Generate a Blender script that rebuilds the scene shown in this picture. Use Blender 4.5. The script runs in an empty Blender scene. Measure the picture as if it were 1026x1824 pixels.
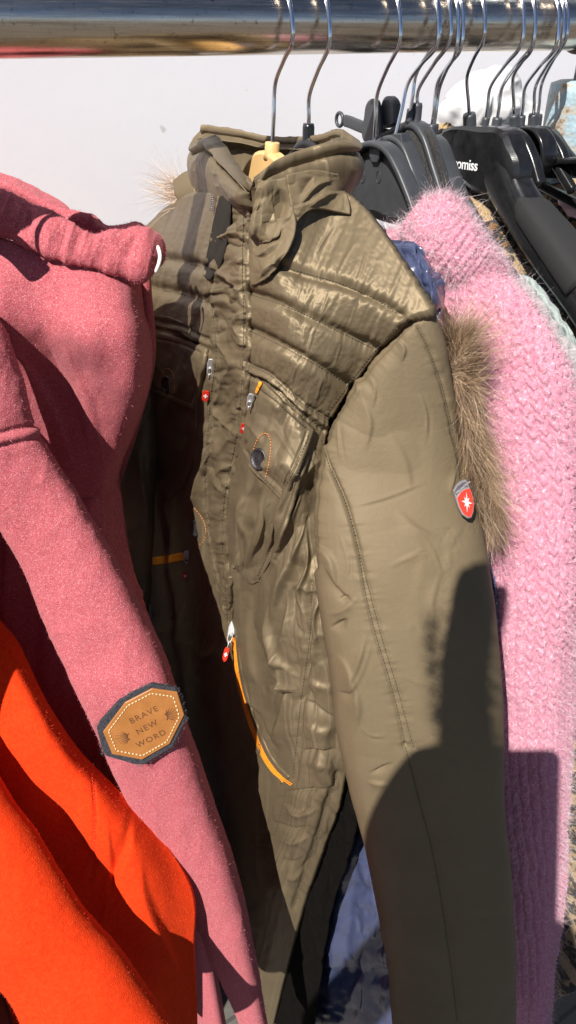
import bpy, bmesh, math, random
import numpy as np
from mathutils import Vector, Matrix
from mathutils.bvhtree import BVHTree

random.seed(7); rng = np.random.default_rng(7)
scene = bpy.context.scene
COL = scene.collection

# ------------------------------------------------------------------ camera
FPX, CX, CY = 1317., 513., 912.
TH, YAW = math.radians(33), math.radians(30.3)
C = np.array([-.368, -.653, 1.66])
F = np.array([math.sin(YAW)*math.cos(TH), math.cos(YAW)*math.cos(TH), -math.sin(TH)])
R = np.array([math.cos(YAW), -math.sin(YAW), 0.])
U = np.cross(R, F)
SUN = np.array([-.556, -.348, .752]); SUN /= np.linalg.norm(SUN)

cd = bpy.data.cameras.new('camera'); cam = bpy.data.objects.new('camera', cd); COL.objects.link(cam)
cd.sensor_fit = 'VERTICAL'; cd.sensor_height = 24.0; cd.lens = 24.0*FPX/1824.
cd.clip_start = .01; cd.clip_end = 500
cam.matrix_world = Matrix(((R[0], U[0], -F[0], C[0]), (R[1], U[1], -F[1], C[1]), (R[2], U[2], -F[2], C[2]), (0, 0, 0, 1)))
scene.camera = cam

def rays(px, py):
    px = np.asarray(px, float); py = np.asarray(py, float)
    return F + R*((px-CX)/FPX)[..., None] + U*((CY-py)/FPX)[..., None]
def place(px, py, v, mode):
    d = rays(px, py); v = np.asarray(v, float)
    if mode == 'd': t = v
    elif mode == 'x': t = (v-C[0])/d[..., 0]
    elif mode == 'y': t = (v-C[1])/d[..., 1]
    return C + d*t[..., None]
def P(px, py, v, mode='d'): return place(np.array(px), np.array(py), np.array(v), mode)
def proj(p):
    q = p-C; z = q@F
    return CX+FPX*(q@R)/z, CY-FPX*(q@U)/z

# ------------------------------------------------------------------ noise
def vnoise(x, y, seed=0):
    r = np.random.default_rng(seed); T = r.random((256, 256))
    xi = np.floor(x).astype(int); yi = np.floor(y).astype(int); fx = x-xi; fy = y-yi
    fx = fx*fx*fx*(fx*(fx*6-15)+10); fy = fy*fy*fy*(fy*(fy*6-15)+10)
    a = T[xi % 256, yi % 256]; b = T[(xi+1) % 256, yi % 256]; c = T[xi % 256, (yi+1) % 256]; d = T[(xi+1) % 256, (yi+1) % 256]
    return (a*(1-fx)+b*fx)*(1-fy)+(c*(1-fx)+d*fx)*fy
def fbm(x, y, seed=0, o=4):
    s = 0; a = .5; t = 0
    for i in range(o):
        s = s+a*vnoise(x*2**i+17.3*i, y*2**i+5.1*i, seed+i); t += a; a *= .5
    return s/t-.5
def ridged(x, y, seed=0, o=3, warp=.6):
    wx = fbm(x*.6, y*.6, seed+50, 3)*warp*2; wy = fbm(x*.6+9, y*.6+3, seed+60, 3)*warp*2
    s = 0; a = .5; t = 0
    for i in range(o):
        n = vnoise((x+wx)*2**i+3.7*i, (y+wy)*2**i+8.8*i, seed+i); s = s+a*(1-np.abs(2*n-1))**2; t += a; a *= .5
    return s/t-.35
def crease(x, y, seed, warp=1.2):      # sharp folded-paper like facets
    wx = fbm(x*.7, y*.7, seed+5, 2)*warp; wy = fbm(x*.7+4, y*.7+7, seed+6, 2)*warp
    return np.abs(vnoise(x+wx, y+wy, seed)-.5)*2-.5

# ------------------------------------------------------------------ px-space strokes
def cr(pts, n, closed=False):
    pts = np.asarray(pts, float); m = len(pts)
    t = np.linspace(0, m if closed else m-1, n, endpoint=not closed)
    i = np.minimum(np.floor(t).astype(int), (m if closed else m-1)-(0 if closed else 1)); i = np.minimum(i, m-1 if closed else m-2); f = (t-i)[:, None]
    if closed: p0, p1, p2, p3 = pts[(i-1) % m], pts[i % m], pts[(i+1) % m], pts[(i+2) % m]
    else:
        ext = np.vstack([2*pts[0]-pts[1], pts, 2*pts[-1]-pts[-2]]); p0, p1, p2, p3 = ext[i], ext[i+1], ext[i+2], ext[i+3]
    return .5*((2*p1)+(-p0+p2)*f+(2*p0-5*p1+4*p2-p3)*f*f+(-p0+3*p1-3*p2+p3)*f**3)
def pdist(px, py, poly, smooth=True):
    """distance, signed distance, arc length s (px), total length"""
    q = cr(poly, max(8, len(poly)*6)) if smooth and len(poly) > 2 else np.asarray(poly, float)
    best = np.full(px.shape, 1e9); sg = np.zeros(px.shape); ss = np.zeros(px.shape); acc = 0
    for a, b in zip(q[:-1], q[1:]):
        ab = b-a; L = math.hypot(*ab)
        if L < 1e-6: continue
        t = np.clip(((px-a[0])*ab[0]+(py-a[1])*ab[1])/L**2, 0, 1)
        dx = px-a[0]-t*ab[0]; dy = py-a[1]-t*ab[1]; d = np.hypot(dx, dy)
        m = d < best; best[m] = d[m]; sg[m] = np.sign(ab[0]*dy-ab[1]*dx)[m]; ss[m] = (acc+t*L)[m]; acc += L
    return best, best*sg, ss, acc
def stroke(px, py, poly, w, a, taper=.25):
    """ridge (a>0) or crease (a<0), fading at its two ends; a in mm, w in px"""
    d, sd, s, L = pdist(px, py, poly)
    e = np.clip(np.minimum(s, L-s)/(taper*L+1e-6), 0, 1); e = e*e*(3-2*e)
    return a*.001*np.exp(-(d/w)**2)*e
def w0_(poly): return (poly[0][0]*.37+poly[0][1]*.11) % 50
def off_(q): return [(a+5, b+5) for a, b in q]
def fold(px, py, poly, w, a, taper=.45):
    """asymmetric fold: soft on one side, steep on the other"""
    d, sd, s, L = pdist(px, py, poly)
    e = np.clip(np.minimum(s, L-s)/(taper*L+1e-6), 0, 1); e = e*e*(3-2*e)
    w = w*1.35*(.45+.55*e); wob = .8+.5*vnoise(s/40, np.full_like(s, w0_(poly)), 5)
    return a*.001*e*wob*np.where(sd > 0, np.exp(-(d/w)**1.6), np.exp(-(d/(w*.32))**2))
def seam(px, py, poly, depth=2.5, w=5, amp=1.5, per=13, reach=24, seed=1, side=0):
    d, sd, s, L = pdist(px, py, poly)
    inside = np.exp(-(np.maximum(0, 0)))
    h = -depth*np.exp(-(d/w)**2)
    n = vnoise(s/per+.02*sd, np.full_like(s, seed*1.7)+d/90, seed)-.5
    n2 = vnoise(s/(per*.45)+.02*sd, np.full_like(s, seed*2.7)+d/60, seed+9)-.5
    m = np.exp(-d/reach)*(1-.7*np.exp(-(d/3)**2))
    if side: m = m*np.where(sd*side > 0, 1, .3)
    return .001*(h+amp*2*m*(n+.5*n2))

# ------------------------------------------------------------------ meshes
def grid_patch(rows, N, M, mode='x'):
    """control rows of (px, py, v) -> px, py, v grids (N x M)"""
    A = np.array(rows, float); k = A.shape[1]
    B = np.stack([cr(A[:, j, :], N) for j in range(k)], 1)
    G = np.stack([cr(B[i], M) for i in range(N)], 0)
    return G[..., 0], G[..., 1], G[..., 2]
def normals(G, toward=None):
    gu = np.gradient(G, axis=0); gv = np.gradient(G, axis=1); n = np.cross(gu, gv)
    n /= np.linalg.norm(n, axis=-1, keepdims=True)+1e-12
    if toward is not None:
        if (n*(toward-G)).sum(-1).mean() < 0: n = -n
    return n
def mesh_obj(name, verts, faces, mat, parent=None, uv=None, smooth=True, loc=None, col=None):
    verts = np.asarray(verts, float)
    off = np.array(parent['_o']) if parent is not None else np.zeros(3)
    if loc is not None and parent is None: off = np.asarray(loc, float)
    me = bpy.data.meshes.new(name)
    faces = np.asarray(faces) if not isinstance(faces, list) else faces
    if isinstance(faces, np.ndarray):
        nf, k = faces.shape
        me.vertices.add(len(verts)); me.vertices.foreach_set('co', (verts-off).ravel())
        me.loops.add(nf*k); me.loops.foreach_set('vertex_index', faces.ravel().astype(np.int32))
        me.polygons.add(nf); me.polygons.foreach_set('loop_start', np.arange(0, nf*k, k, dtype=np.int32))
        me.update(calc_edges=True)
    else:
        me.from_pydata((verts-off).tolist(), [], faces)
    me.validate()
    if smooth: me.polygons.foreach_set('use_smooth', np.ones(len(me.polygons), bool))
    if uv is not None:
        l = me.uv_layers.new(name='UVMap'); idx = np.zeros(len(me.loops), np.int32); me.loops.foreach_get('vertex_index', idx)
        l.data.foreach_set('uv', np.asarray(uv)[idx].ravel().astype(np.float32))
    if col is not None:
        a = me.attributes.new('strand', 'FLOAT', 'POINT'); a.data.foreach_set('value', np.asarray(col, np.float32))
    me.materials.append(mat)
    me.update()
    o = bpy.data.objects.new(name, me); COL.objects.link(o)
    o['_o'] = [float(v) for v in off]
    if parent is not None: o.parent = parent
    else: o.location = off
    return o
def gfaces(N, M, closed=False, base=0):
    j = np.arange(M if closed else M-1); i = np.arange(N-1)
    I, J = np.meshgrid(i, j, indexing='ij'); J2 = (J+1) % M
    return (base+np.stack([I*M+J, I*M+J2, (I+1)*M+J2, (I+1)*M+J], -1)).reshape(-1, 4)
def shell(name, G, thick, mat, parent=None, n=None, rnd=True, toward=None, loc=None):
    """closed sheet: front grid G, back grid pushed along -n, rounded borders"""
    N, M = G.shape[:2]
    if n is None: n = normals(G, C if toward is None else toward)
    th = np.full((N, M), thick)
    back = G-n*th[..., None]
    V = np.concatenate([G.reshape(-1, 3), back.reshape(-1, 3)]); b = N*M
    f = [gfaces(N, M), gfaces(N, M, base=b)[:, ::-1]]
    loop = [(0, j) for j in range(M)]+[(i, M-1) for i in range(1, N)]+[(N-1, j) for j in range(M-2, -1, -1)]+[(i, 0) for i in range(N-2, 0, -1)]
    li = np.array([i*M+j for i, j in loop]); ln = np.roll(li, -1)
    if rnd:   # rounded rim
        cen = np.array([G[i, j] for i, j in loop]); bk = np.array([back[i, j] for i, j in loop])
        inn = np.array([G[min(max(i, 1), N-2), min(max(j, 1), M-2)] for i, j in loop])
        o = cen-inn; o /= np.linalg.norm(o, axis=1, keepdims=True)+1e-9
        mid = (cen+bk)/2+o*thick*.5
        k0 = len(V); V = np.concatenate([V, mid]); m = len(loop); mi = k0+np.arange(m); mn = np.roll(mi, -1)
        f += [np.stack([ln, li, mi, mn], -1), np.stack([mn, mi, li+b, ln+b], -1)]
    else: f += [np.stack([ln, li, li+b, ln+b], -1)]
    du = np.linalg.norm(np.diff(G, axis=1), axis=-1); dv = np.linalg.norm(np.diff(G, axis=0), axis=-1)
    u = np.zeros((N, M)); u[:, 1:] = np.cumsum(du, 1); v = np.zeros((N, M)); v[1:] = np.cumsum(dv, 0)
    uv = np.stack([u, v], -1).reshape(-1, 2); uv = np.concatenate([uv, uv])
    if rnd: uv = np.concatenate([uv, np.array([uv[i] for i in li])])
    return mesh_obj(name, V, np.concatenate(f), mat, parent, uv=uv, loc=loc)
def tube_grid(rows, N, M, n=2.3, section=None):
    """rows: (lx,ly,rx,ry,d_axis,ratio,skew) left and right outline in px at axis depth d"""
    A = cr(np.array(rows, float), N)
    L = place(A[:, 0], A[:, 1], A[:, 4], 'd'); Rr = place(A[:, 2], A[:, 3], A[:, 4], 'd')
    c = (L+Rr)/2; w = (Rr-L)/2; ax = np.gradient(c, axis=0); ax /= np.linalg.norm(ax, axis=1, keepdims=True)
    w = w
    b = np.cross(ax, w); b /= np.linalg.norm(b, axis=1, keepdims=True)
    s = np.sign((b*(C-c)).sum(1)); b *= (s*np.linalg.norm(w, axis=1)*A[:, 5])[:, None]
    if section is None: b = b+w*A[:, 6][:, None]
    th = np.linspace(0, 2*math.pi, M, endpoint=False); ct, st = np.cos(th), np.sin(th)
    e = 2/n; ct = np.sign(ct)*np.abs(ct)**e; st = np.sign(st)*np.abs(st)**e
    if section is not None:      # blend from the round section to the given (side, front) outline by the seventh value
        q = cr(section, M, True); k = np.clip(A[:, 6], 0, 1)[:, None]; ct = ct[None]*(1-k)+q[:, 0][None]*k; st = st[None]*(1-k)+q[:, 1][None]*k
        return c[:, None]+w[:, None]*ct[..., None]+b[:, None]*st[..., None], c
    G = c[:, None]+w[:, None]*ct[None, :, None]+b[:, None]*st[None, :, None]
    return G, c
def cnormals(G, c):
    gu = np.gradient(G, axis=0); gv = np.roll(G, -1, 1)-np.roll(G, 1, 1); n = np.cross(gu, gv)
    n /= np.linalg.norm(n, axis=-1, keepdims=True)+1e-12
    s = np.sign((n*(G-c[:, None])).sum(-1).mean()); return n*s
def tube_mesh(name, G, mat, parent=None, cap=True, loc=None):
    N, M = G.shape[:2]; V = G.reshape(-1, 3); f = gfaces(N, M, True)
    if cap:
        V = np.concatenate([V, [G[0].mean(0)], [G[-1].mean(0)]]); k = N*M; j = np.arange(M); j2 = (j+1) % M
        f = np.concatenate([f, np.stack([j2, j, np.full(M, k), np.full(M, k)], -1), np.stack([(N-1)*M+j, (N-1)*M+j2, np.full(M, k+1), np.full(M, k+1)], -1)])
        fl = [tuple(q[:3]) if q[2] == q[3] else tuple(q) for q in f.tolist()]
        f = fl
    per = np.linalg.norm(np.roll(G, -1, 1)-G, axis=-1); u = np.cumsum(per, 1)-per; dv = np.linalg.norm(np.diff(G, axis=0), axis=-1); v = np.zeros((N, M)); v[1:] = np.cumsum(dv, 0)
    uv = np.stack([u, v], -1).reshape(-1, 2)
    if cap: uv = np.concatenate([uv, [[0, 0], [0, 0]]])
    return mesh_obj(name, V, f, mat, parent, uv=uv, loc=loc)
def wire(path, r, seg=10, closed=False):
    """tube along 3-D path -> verts, faces (r scalar or array)"""
    p = np.asarray(path, float); n = len(p); r = np.broadcast_to(np.asarray(r, float), (n,))
    t = (np.roll(p, -1, 0)-np.roll(p, 1, 0)) if closed else np.gradient(p, axis=0)
    t /= np.linalg.norm(t, axis=1, keepdims=True)+1e-12
    a = np.array([0, 0, 1.]) if abs(t[0][2]) < .9 else np.array([1., 0, 0])
    u = np.zeros_like(p); u0 = np.cross(t[0], a); u0 /= np.linalg.norm(u0)
    for i in range(n):
        u0 = u0-t[i]*(u0@t[i]); u0 /= np.linalg.norm(u0); u[i] = u0
    v = np.cross(t, u); th = np.linspace(0, 2*math.pi, seg, endpoint=False)
    V = p[:, None]+r[:, None, None]*(u[:, None]*np.cos(th)[None, :, None]+v[:, None]*np.sin(th)[None, :, None])
    f = gfaces(n, seg, True).tolist()
    if closed:
        k = (n-1)*seg
        f += [[k+j, k+(j+1) % seg, (j+1) % seg, j] for j in range(seg)]
    else: f += [list(range(seg))[::-1], [(n-1)*seg+j for j in range(seg)]]
    return V.reshape(-1, 3), f
def merge(parts):
    V = []; f = []; b = 0
    for v, ff in parts:
        V.append(np.asarray(v)); f += [[b+i for i in q] for q in ff]; b += len(v)
    return np.concatenate(V), f
def plate(poly3, nrm, thick, bevel=0.0):
    """extrude a 3-D polygon along -nrm; small bevelled lip -> verts, faces"""
    p = np.asarray(poly3, float); n = np.asarray(nrm, float); n = n/np.linalg.norm(n); m = len(p); c = p.mean(0)
    rad = p-c; L = np.linalg.norm(rad, axis=1, keepdims=True)
    inn = p-rad/L*np.minimum(bevel, L*.5)
    rings = [inn, p-n*bevel*.7, p-n*(thick-bevel*.7), inn-n*thick] if bevel > 0 else [p, p-n*thick]
    # make sure winding faces n
    V = np.concatenate(rings); f = []
    for k in range(len(rings)-1):
        for j in range(m): f.append([k*m+j, k*m+(j+1) % m, (k+1)*m+(j+1) % m, (k+1)*m+j])
    f.append(list(range(m))); f.append([(len(rings)-1)*m+j for j in range(m)][::-1])
    return V, f
def strands(roots, dirs, lens, wid, curl=.3, seg=4, grav=0.0, seed=0, taper=True):
    """thin tapered hairs as flat ribbons -> verts, faces(np), per-vertex random"""
    r = np.random.default_rng(seed); n = len(roots); d = dirs/np.linalg.norm(dirs, axis=1, keepdims=True)
    p = np.asarray(roots, float).copy(); side = np.cross(d, r.normal(size=(n, 3))); side /= np.linalg.norm(side, axis=1, keepdims=True)
    lens = np.broadcast_to(lens, (n,)); wid = np.broadcast_to(wid, (n,)); st = (lens/seg)[:, None]
    ax = r.normal(size=(n, 3)); rows = []
    for k in range(seg+1):
        w = wid*(1-.85*k/seg if taper else 1)
        rows.append(p-side*w[:, None]/2); rows.append(p+side*w[:, None]/2)
        d = d+curl*(np.cross(ax, d)*.6+r.normal(size=(n, 3))*.35); d[:, 2] -= grav
        d /= np.linalg.norm(d, axis=1, keepdims=True); p = p+d*st
    V = np.stack(rows, 1); K = 2*(seg+1); b = np.arange(n)[:, None]*K
    f = [np.stack([b[:, 0]+2*k, b[:, 0]+2*k+1, b[:, 0]+2*k+3, b[:, 0]+2*k+2], -1) for k in range(seg)]
    return V.reshape(-1, 3), np.concatenate(f), np.repeat(r.random(n), K)

def thing(name, label, cat, loc, group=None):
    o = bpy.data.objects.new(name, None); COL.objects.link(o); o.location = loc; o.empty_display_size = .05
    o['_o'] = [float(v) for v in loc]; o['label'] = label; o['category'] = cat
    if group: o['group'] = group
    return o
def tag(o, label, cat, group=None):
    o['label'] = label; o['category'] = cat
    if group: o['group'] = group
    return o
def bvh_of(*objs):
    V = []; Fs = []; b = 0
    for o in objs:
        me = o.data; a = np.empty(len(me.vertices)*3, np.float32); me.vertices.foreach_get('co', a); a = a.reshape(-1, 3)+np.array(o['_o'])
        me.calc_loop_triangles(); t_ = np.empty(len(me.loop_triangles)*3, np.int32); me.loop_triangles.foreach_get('vertices', t_)
        V += a.tolist(); Fs += (t_.reshape(-1, 3)+b).tolist(); b = len(V)
    return BVHTree.FromPolygons(V, Fs, all_triangles=True)
def hit(b, px, py, lift=0.0):
    d = Vector(rays(px, py)); l = d.length
    h = b.ray_cast(Vector(C), d/l)
    if h[0] is None: return None, None
    return np.array(h[0]-d/l*lift), np.array(h[1] if h[1].dot(d) < 0 else -h[1])
def decal_grid(b, rows, N, M, lift, dflt=.6):
    """px control rows laid over an existing surface and lifted by 'lift' metres (scalar or grid)"""
    A = [[(p[0], p[1], p[2] if len(p) > 2 else 0) for p in r] for r in rows]
    px, py, ex = grid_patch(A, N, M); D = rays(px, py); L = np.linalg.norm(D, axis=-1)
    T = np.full((N, M), np.nan)
    for i in range(N):
        for j in range(M):
            h = b.ray_cast(Vector(C), Vector(D[i, j]/L[i, j]))
            if h[0] is not None: T[i, j] = h[3]
    med = np.nanmedian(T); T[np.isnan(T)] = med
    # light smoothing so the layer does not copy every wrinkle
    for _ in range(6):
        Q = np.pad(T, 1, mode='edge'); T = (Q[:-2, 1:-1]+Q[2:, 1:-1]+Q[1:-1, :-2]+Q[1:-1, 2:]+2*T)/6
    T = T-lift-ex*.001
    return C+D/L[..., None]*T[..., None], px, py
def on_poly(b, poly, n, lift):
    q = cr(poly, n) if len(poly) > 2 else np.linspace(poly[0], poly[1], n); out = []; last = None
    for x, y in q:
        p, _ = hit(b, x, y, lift)
        if p is None: continue
        if out and np.linalg.norm(p-out[-1]) > .03: continue
        out.append(p)
    return np.array(out)
def stitches(b, polys, r=.00045, pitch=6., fill=.62, lift=.0006):
    parts = []
    for poly in polys:
        q = cr(poly, 60) if len(poly) > 2 else np.linspace(poly[0], poly[1], 30)
        L = np.concatenate([[0], np.cumsum(np.hypot(*np.diff(q, axis=0).T))]); n = int(L[-1]/pitch)
        for k in range(n):
            s0, s1 = k*pitch, (k+fill)*pitch; ps = []
            for s in (s0, (s0+s1)/2, s1):
                x = np.interp(s, L, q[:, 0]); y = np.interp(s, L, q[:, 1]); p, _ = hit(b, x, y, lift)
                if p is not None: ps.append(p)
            if len(ps) == 3 and np.linalg.norm(ps[0]-ps[2]) < .02: parts.append(wire(ps, r, 5))
    return merge(parts)

# ------------------------------------------------------------------ materials
def new_mat(name):
    m = bpy.data.materials.new(name); m.use_nodes = True; nt = m.node_tree; nt.nodes.clear()
    o = nt.nodes.new('ShaderNodeOutputMaterial'); b = nt.nodes.new('ShaderNodeBsdfPrincipled'); nt.links.new(b.outputs[0], o.inputs[0])
    return m, nt, b
def N_(nt, t, **kw):
    n = nt.nodes.new(t)
    for k, v in kw.items():
        if k in n.inputs: n.inputs[k].default_value = v
        else: setattr(n, k, v)
    return n
def ramp(nt, src, stops, interp='LINEAR'):
    r = nt.nodes.new('ShaderNodeValToRGB'); r.color_ramp.interpolation = interp
    e = r.color_ramp.elements
    while len(e) < len(stops): e.new(.5)
    for k, (p, c) in enumerate(stops): e[k].position = p; e[k].color = (*c, 1)
    nt.links.new(src, r.inputs[0]); return r
def fabric(name, c1, c2, rough=.8, scale=60, detail=4, bump=.3, bscale=900, bdist=.0006, sheen=0, spec=.3, speck=None, stretch=(1, 1, 1), weave=False, aniso=0, coat=0, sheen_tint=None, metal=0):
    m, nt, b = new_mat(name); tc = N_(nt, 'ShaderNodeTexCoord'); mp = N_(nt, 'ShaderNodeMapping'); mp.inputs['Scale'].default_value = stretch
    nt.links.new(tc.outputs['UV' if weave else 'Object'], mp.inputs[0])
    n = N_(nt, 'ShaderNodeTexNoise', Scale=scale, Detail=detail, Roughness=.65); nt.links.new(mp.outputs[0], n.inputs['Vector'])
    stops = [(.3, c1), (.7, c2)]
    r = ramp(nt, n.outputs[0], stops); out = r.outputs[0]
    if speck:
        n3 = N_(nt, 'ShaderNodeTexNoise', Scale=speck[1], Detail=2, Roughness=.7); nt.links.new(mp.outputs[0], n3.inputs['Vector'])
        r3 = ramp(nt, n3.outputs[0], [(speck[2], (0, 0, 0)), (speck[3], (1, 1, 1))])
        mx = N_(nt, 'ShaderNodeMix', data_type='RGBA'); nt.links.new(r3.outputs[0], mx.inputs[0]); nt.links.new(out, mx.inputs[6]); mx.inputs[7].default_value = (*speck[0], 1); out = mx.outputs[2]
    nt.links.new(out, b.inputs['Base Color'])
    b.inputs['Roughness'].default_value = rough; b.inputs['Specular IOR Level'].default_value = spec
    b.inputs['Sheen Weight'].default_value = sheen; b.inputs['Sheen Roughness'].default_value = .4
    if sheen_tint: b.inputs['Sheen Tint'].default_value = (*sheen_tint, 1)
    b.inputs['Coat Weight'].default_value = coat; b.inputs['Coat Roughness'].default_value = .2; b.inputs['Metallic'].default_value = metal
    if aniso:
        b.inputs['Anisotropic'].default_value = aniso; b.inputs['Anisotropic Rotation'].default_value = .25; tg_ = N_(nt, 'ShaderNodeTangent', direction_type='UV_MAP'); nt.links.new(tg_.outputs[0], b.inputs['Tangent'])
    n2 = N_(nt, 'ShaderNodeTexNoise', Scale=bscale, Detail=3, Roughness=.6); nt.links.new(mp.outputs[0], n2.inputs['Vector'])
    bp = N_(nt, 'ShaderNodeBump', Strength=bump, Distance=bdist); nt.links.new(n2.outputs[0], bp.inputs['Height']); nt.links.new(bp.outputs[0], b.inputs['Normal'])
    return m
def plain(name, c, rough=.4, metal=0, spec=.5, noise=.0, nscale=40, bump=0, bscale=300, coat=0):
    m, nt, b = new_mat(name); tc = N_(nt, 'ShaderNodeTexCoord'); n = N_(nt, 'ShaderNodeTexNoise', Scale=nscale, Detail=5, Roughness=.6); nt.links.new(tc.outputs['Object'], n.inputs['Vector'])
    c = np.array(c); r = ramp(nt, n.outputs[0], [(.3, tuple(c*(1-noise))), (.7, tuple(np.minimum(c*(1+noise), 1)))]); nt.links.new(r.outputs[0], b.inputs['Base Color'])
    b.inputs['Roughness'].default_value = rough; b.inputs['Metallic'].default_value = metal; b.inputs['Specular IOR Level'].default_value = spec; b.inputs['Coat Weight'].default_value = coat
    if noise > 0:
        mr = N_(nt, 'ShaderNodeMapRange'); nt.links.new(n.outputs[0], mr.inputs[0]); mr.inputs[3].default_value = rough*.75; mr.inputs[4].default_value = rough*1.25; nt.links.new(mr.outputs[0], b.inputs['Roughness'])
    if bump:
        n2 = N_(nt, 'ShaderNodeTexNoise', Scale=bscale, Detail=3); nt.links.new(tc.outputs['Object'], n2.inputs['Vector']); bp = N_(nt, 'ShaderNodeBump', Strength=bump, Distance=.001); nt.links.new(n2.outputs[0], bp.inputs['Height']); nt.links.new(bp.outputs[0], b.inputs['Normal'])
    return m
def strand_mat(name, stops, rough=.5, sheen=0, trans=0):
    m, nt, b = new_mat(name); a = N_(nt, 'ShaderNodeAttribute', attribute_name='strand'); r = ramp(nt, a.outputs['Fac'], stops); nt.links.new(r.outputs[0], b.inputs['Base Color'])
    b.inputs['Roughness'].default_value = rough; b.inputs['Specular IOR Level'].default_value = .4
    return m

M = {}
M['nylon'] = fabric('olive_nylon', (.160, .122, .073), (.182, .140, .085), rough=.54, scale=9, bump=.10, bscale=1500, bdist=.0003, spec=.2, metal=.38, aniso=.6, sheen=.0, sheen_tint=(.9, .8, .5))
M['sleeve_nylon'] = fabric('olive_matte_nylon', (.150, .113, .066), (.168, .128, .077), metal=.12, aniso=.3, rough=.62, scale=12, bump=.6, bscale=800, bdist=.0004, spec=.15, sheen=.0, sheen_tint=(.9, .8, .5))
M['lining'] = fabric('shaded_black_lining', (.008, .008, .009), (.016, .015, .015), rough=.8, scale=90, bump=.4, bscale=700)
M['placket_shade'] = fabric('dark_brown_shade', (.014, .011, .008), (.022, .017, .012), rough=.9, scale=60, bump=.3)  # dark brown standing in for shade at the placket top
M['shaded_black_lining'] = fabric('deep_shaded_lining', (.004, .0035, .003), (.007, .006, .005), rough=.95, scale=60, bump=.3, spec=.05)  # shade over the hem gap is put into this lining colour
M['hoodie'] = fabric('dusty_red_fleece', (.36, .072, .086), (.46, .112, .130), rough=.95, scale=260, detail=3, bump=.9, bscale=800, bdist=.001, sheen=.2, spec=.12, speck=((.66, .32, .35), 900, .54, .74), sheen_tint=(1, .6, .6))
M['orange'] = fabric('orange_red_wool', (.60, .030, .004), (.72, .048, .007), rough=.95, scale=220, bump=.8, bscale=700, bdist=.001, sheen=.15, spec=.12, sheen_tint=(1, .35, .1))
M['pink'] = fabric('pink_mohair_yarn', (.50, .185, .262), (.58, .265, .340), rough=.95, scale=170, bump=.8, bscale=600, bdist=.0012, sheen=.3, spec=.15, speck=((.74, .50, .56), 330, .56, .72), sheen_tint=(1, .8, .85))
M['navy'] = fabric('navy_glossy_nylon', (.046, .055, .112), (.060, .072, .140), rough=.24, scale=12, bump=.15, bscale=900, bdist=.0003, spec=.6)
M['grey_knit'] = fabric('pale_grey_knit', (.28, .275, .27), (.37, .36, .35), rough=.95, scale=160, bump=.8, bscale=500, bdist=.001, sheen=.2)
M['mint'] = fabric('pale_mint_knit', (.25, .31, .295), (.33, .39, .37), rough=.95, scale=160, bump=.8, bscale=500, bdist=.001, sheen=.2)
M['palepink'] = fabric('pale_pink_cloth', (.78, .50, .58), (.85, .6, .66), rough=.9, scale=60)
M['white'] = fabric('white_cloth', (.60, .60, .60), (.66, .65, .65), rough=.85, scale=20, bump=.2, bscale=400, bdist=.0005)
M['chrome'] = plain('chrome_wire', (.62, .64, .68), .12, 1, noise=.06)
M['steel'] = plain('zip_steel', (.55, .55, .55), .38, .55, noise=.05)
M['greyplastic'] = plain('charcoal_plastic', (.042, .045, .050), .42, noise=.12, nscale=60, bump=.12, bscale=500)
M['gloss'] = plain('glossy_black_plastic', (.012, .012, .013), .24, noise=.35, nscale=120, bump=.06, bscale=260)
M['flock'] = plain('black_flocked_grip', (.016, .0155, .016), .8, noise=.35, nscale=900, bump=.8, bscale=1500)
M['beige'] = plain('pale_beech_wood', (.62, .40, .165), .45, noise=.05, nscale=30)
M['velvet'] = fabric('black_fuzzy_velvet', (.010, .009, .009), (.035, .031, .028), rough=1, scale=300, bump=.9, bscale=500, bdist=.0015, sheen=.3)
M['leather'] = fabric('tan_leather', (.29, .112, .027), (.36, .148, .040), rough=.5, scale=70, bump=.25, bscale=600, bdist=.0003, spec=.4)
M['ink'] = plain('embossed_brown', (.12, .042, .012), .7, noise=.1)
M['felt'] = fabric('charcoal_felt', (.018, .019, .024), (.06, .06, .07), rough=1, scale=400, bump=1, bscale=600, bdist=.0012)
M['thread'] = plain('cream_thread', (.66, .50, .28), .8, noise=.1)
M['olivethread'] = plain('olive_thread', (.062, .050, .030), .7, noise=.1)
M['orangethread'] = plain('orange_thread', (.60, .22, .05), .7, noise=.1)
M['zip'] = fabric('orange_zip_tape', (.72, .24, .012), (.80, .30, .02), rough=.6, scale=200, bump=.6, bscale=900)
M['badge_letter'] = plain('badge_lettering', (.42, .40, .40), .5)
M['badge_metal'] = plain('dark_badge_metal', (.22, .21, .21), .35, .6, noise=.1)
M['enamel'] = plain('red_enamel', (.72, .030, .012), .25, noise=.04, coat=.5)
M['whitepaint'] = plain('white_paint', (.80, .80, .80), .4, noise=.03)
M['snap'] = plain('dark_snap_metal', (.075, .072, .075), .38, .8, noise=.3, nscale=700, bump=.6, bscale=900)
M['darkband'] = plain('badge_dark_band', (.05, .04, .045), .4, noise=.1)
M['cord'] = plain('white_cord', (.75, .74, .70), .8, noise=.08)
M['fur'] = strand_mat('tan_brown_fur', [(0, (.030, .019, .012)), (.3, (.15, .095, .058)), (.6, (.42, .27, .15)), (1, (.80, .63, .45))], rough=.45)
M['furcore'] = fabric('brown_fur_base', (.05, .034, .022), (.16, .105, .065), rough=.9, scale=120, bump=.8, bscale=300, bdist=.002)
M['fuzz_pink'] = strand_mat('pink_fuzz', [(0, (.62, .28, .37)), (.5, (.72, .45, .52)), (1, (.82, .67, .72))], rough=.6)
M['fuzz_halo'] = strand_mat('grey_pink_halo_hair', [(0, (.30, .26, .27)), (.5, (.52, .44, .46)), (1, (.80, .70, .73))], rough=.6)
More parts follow.
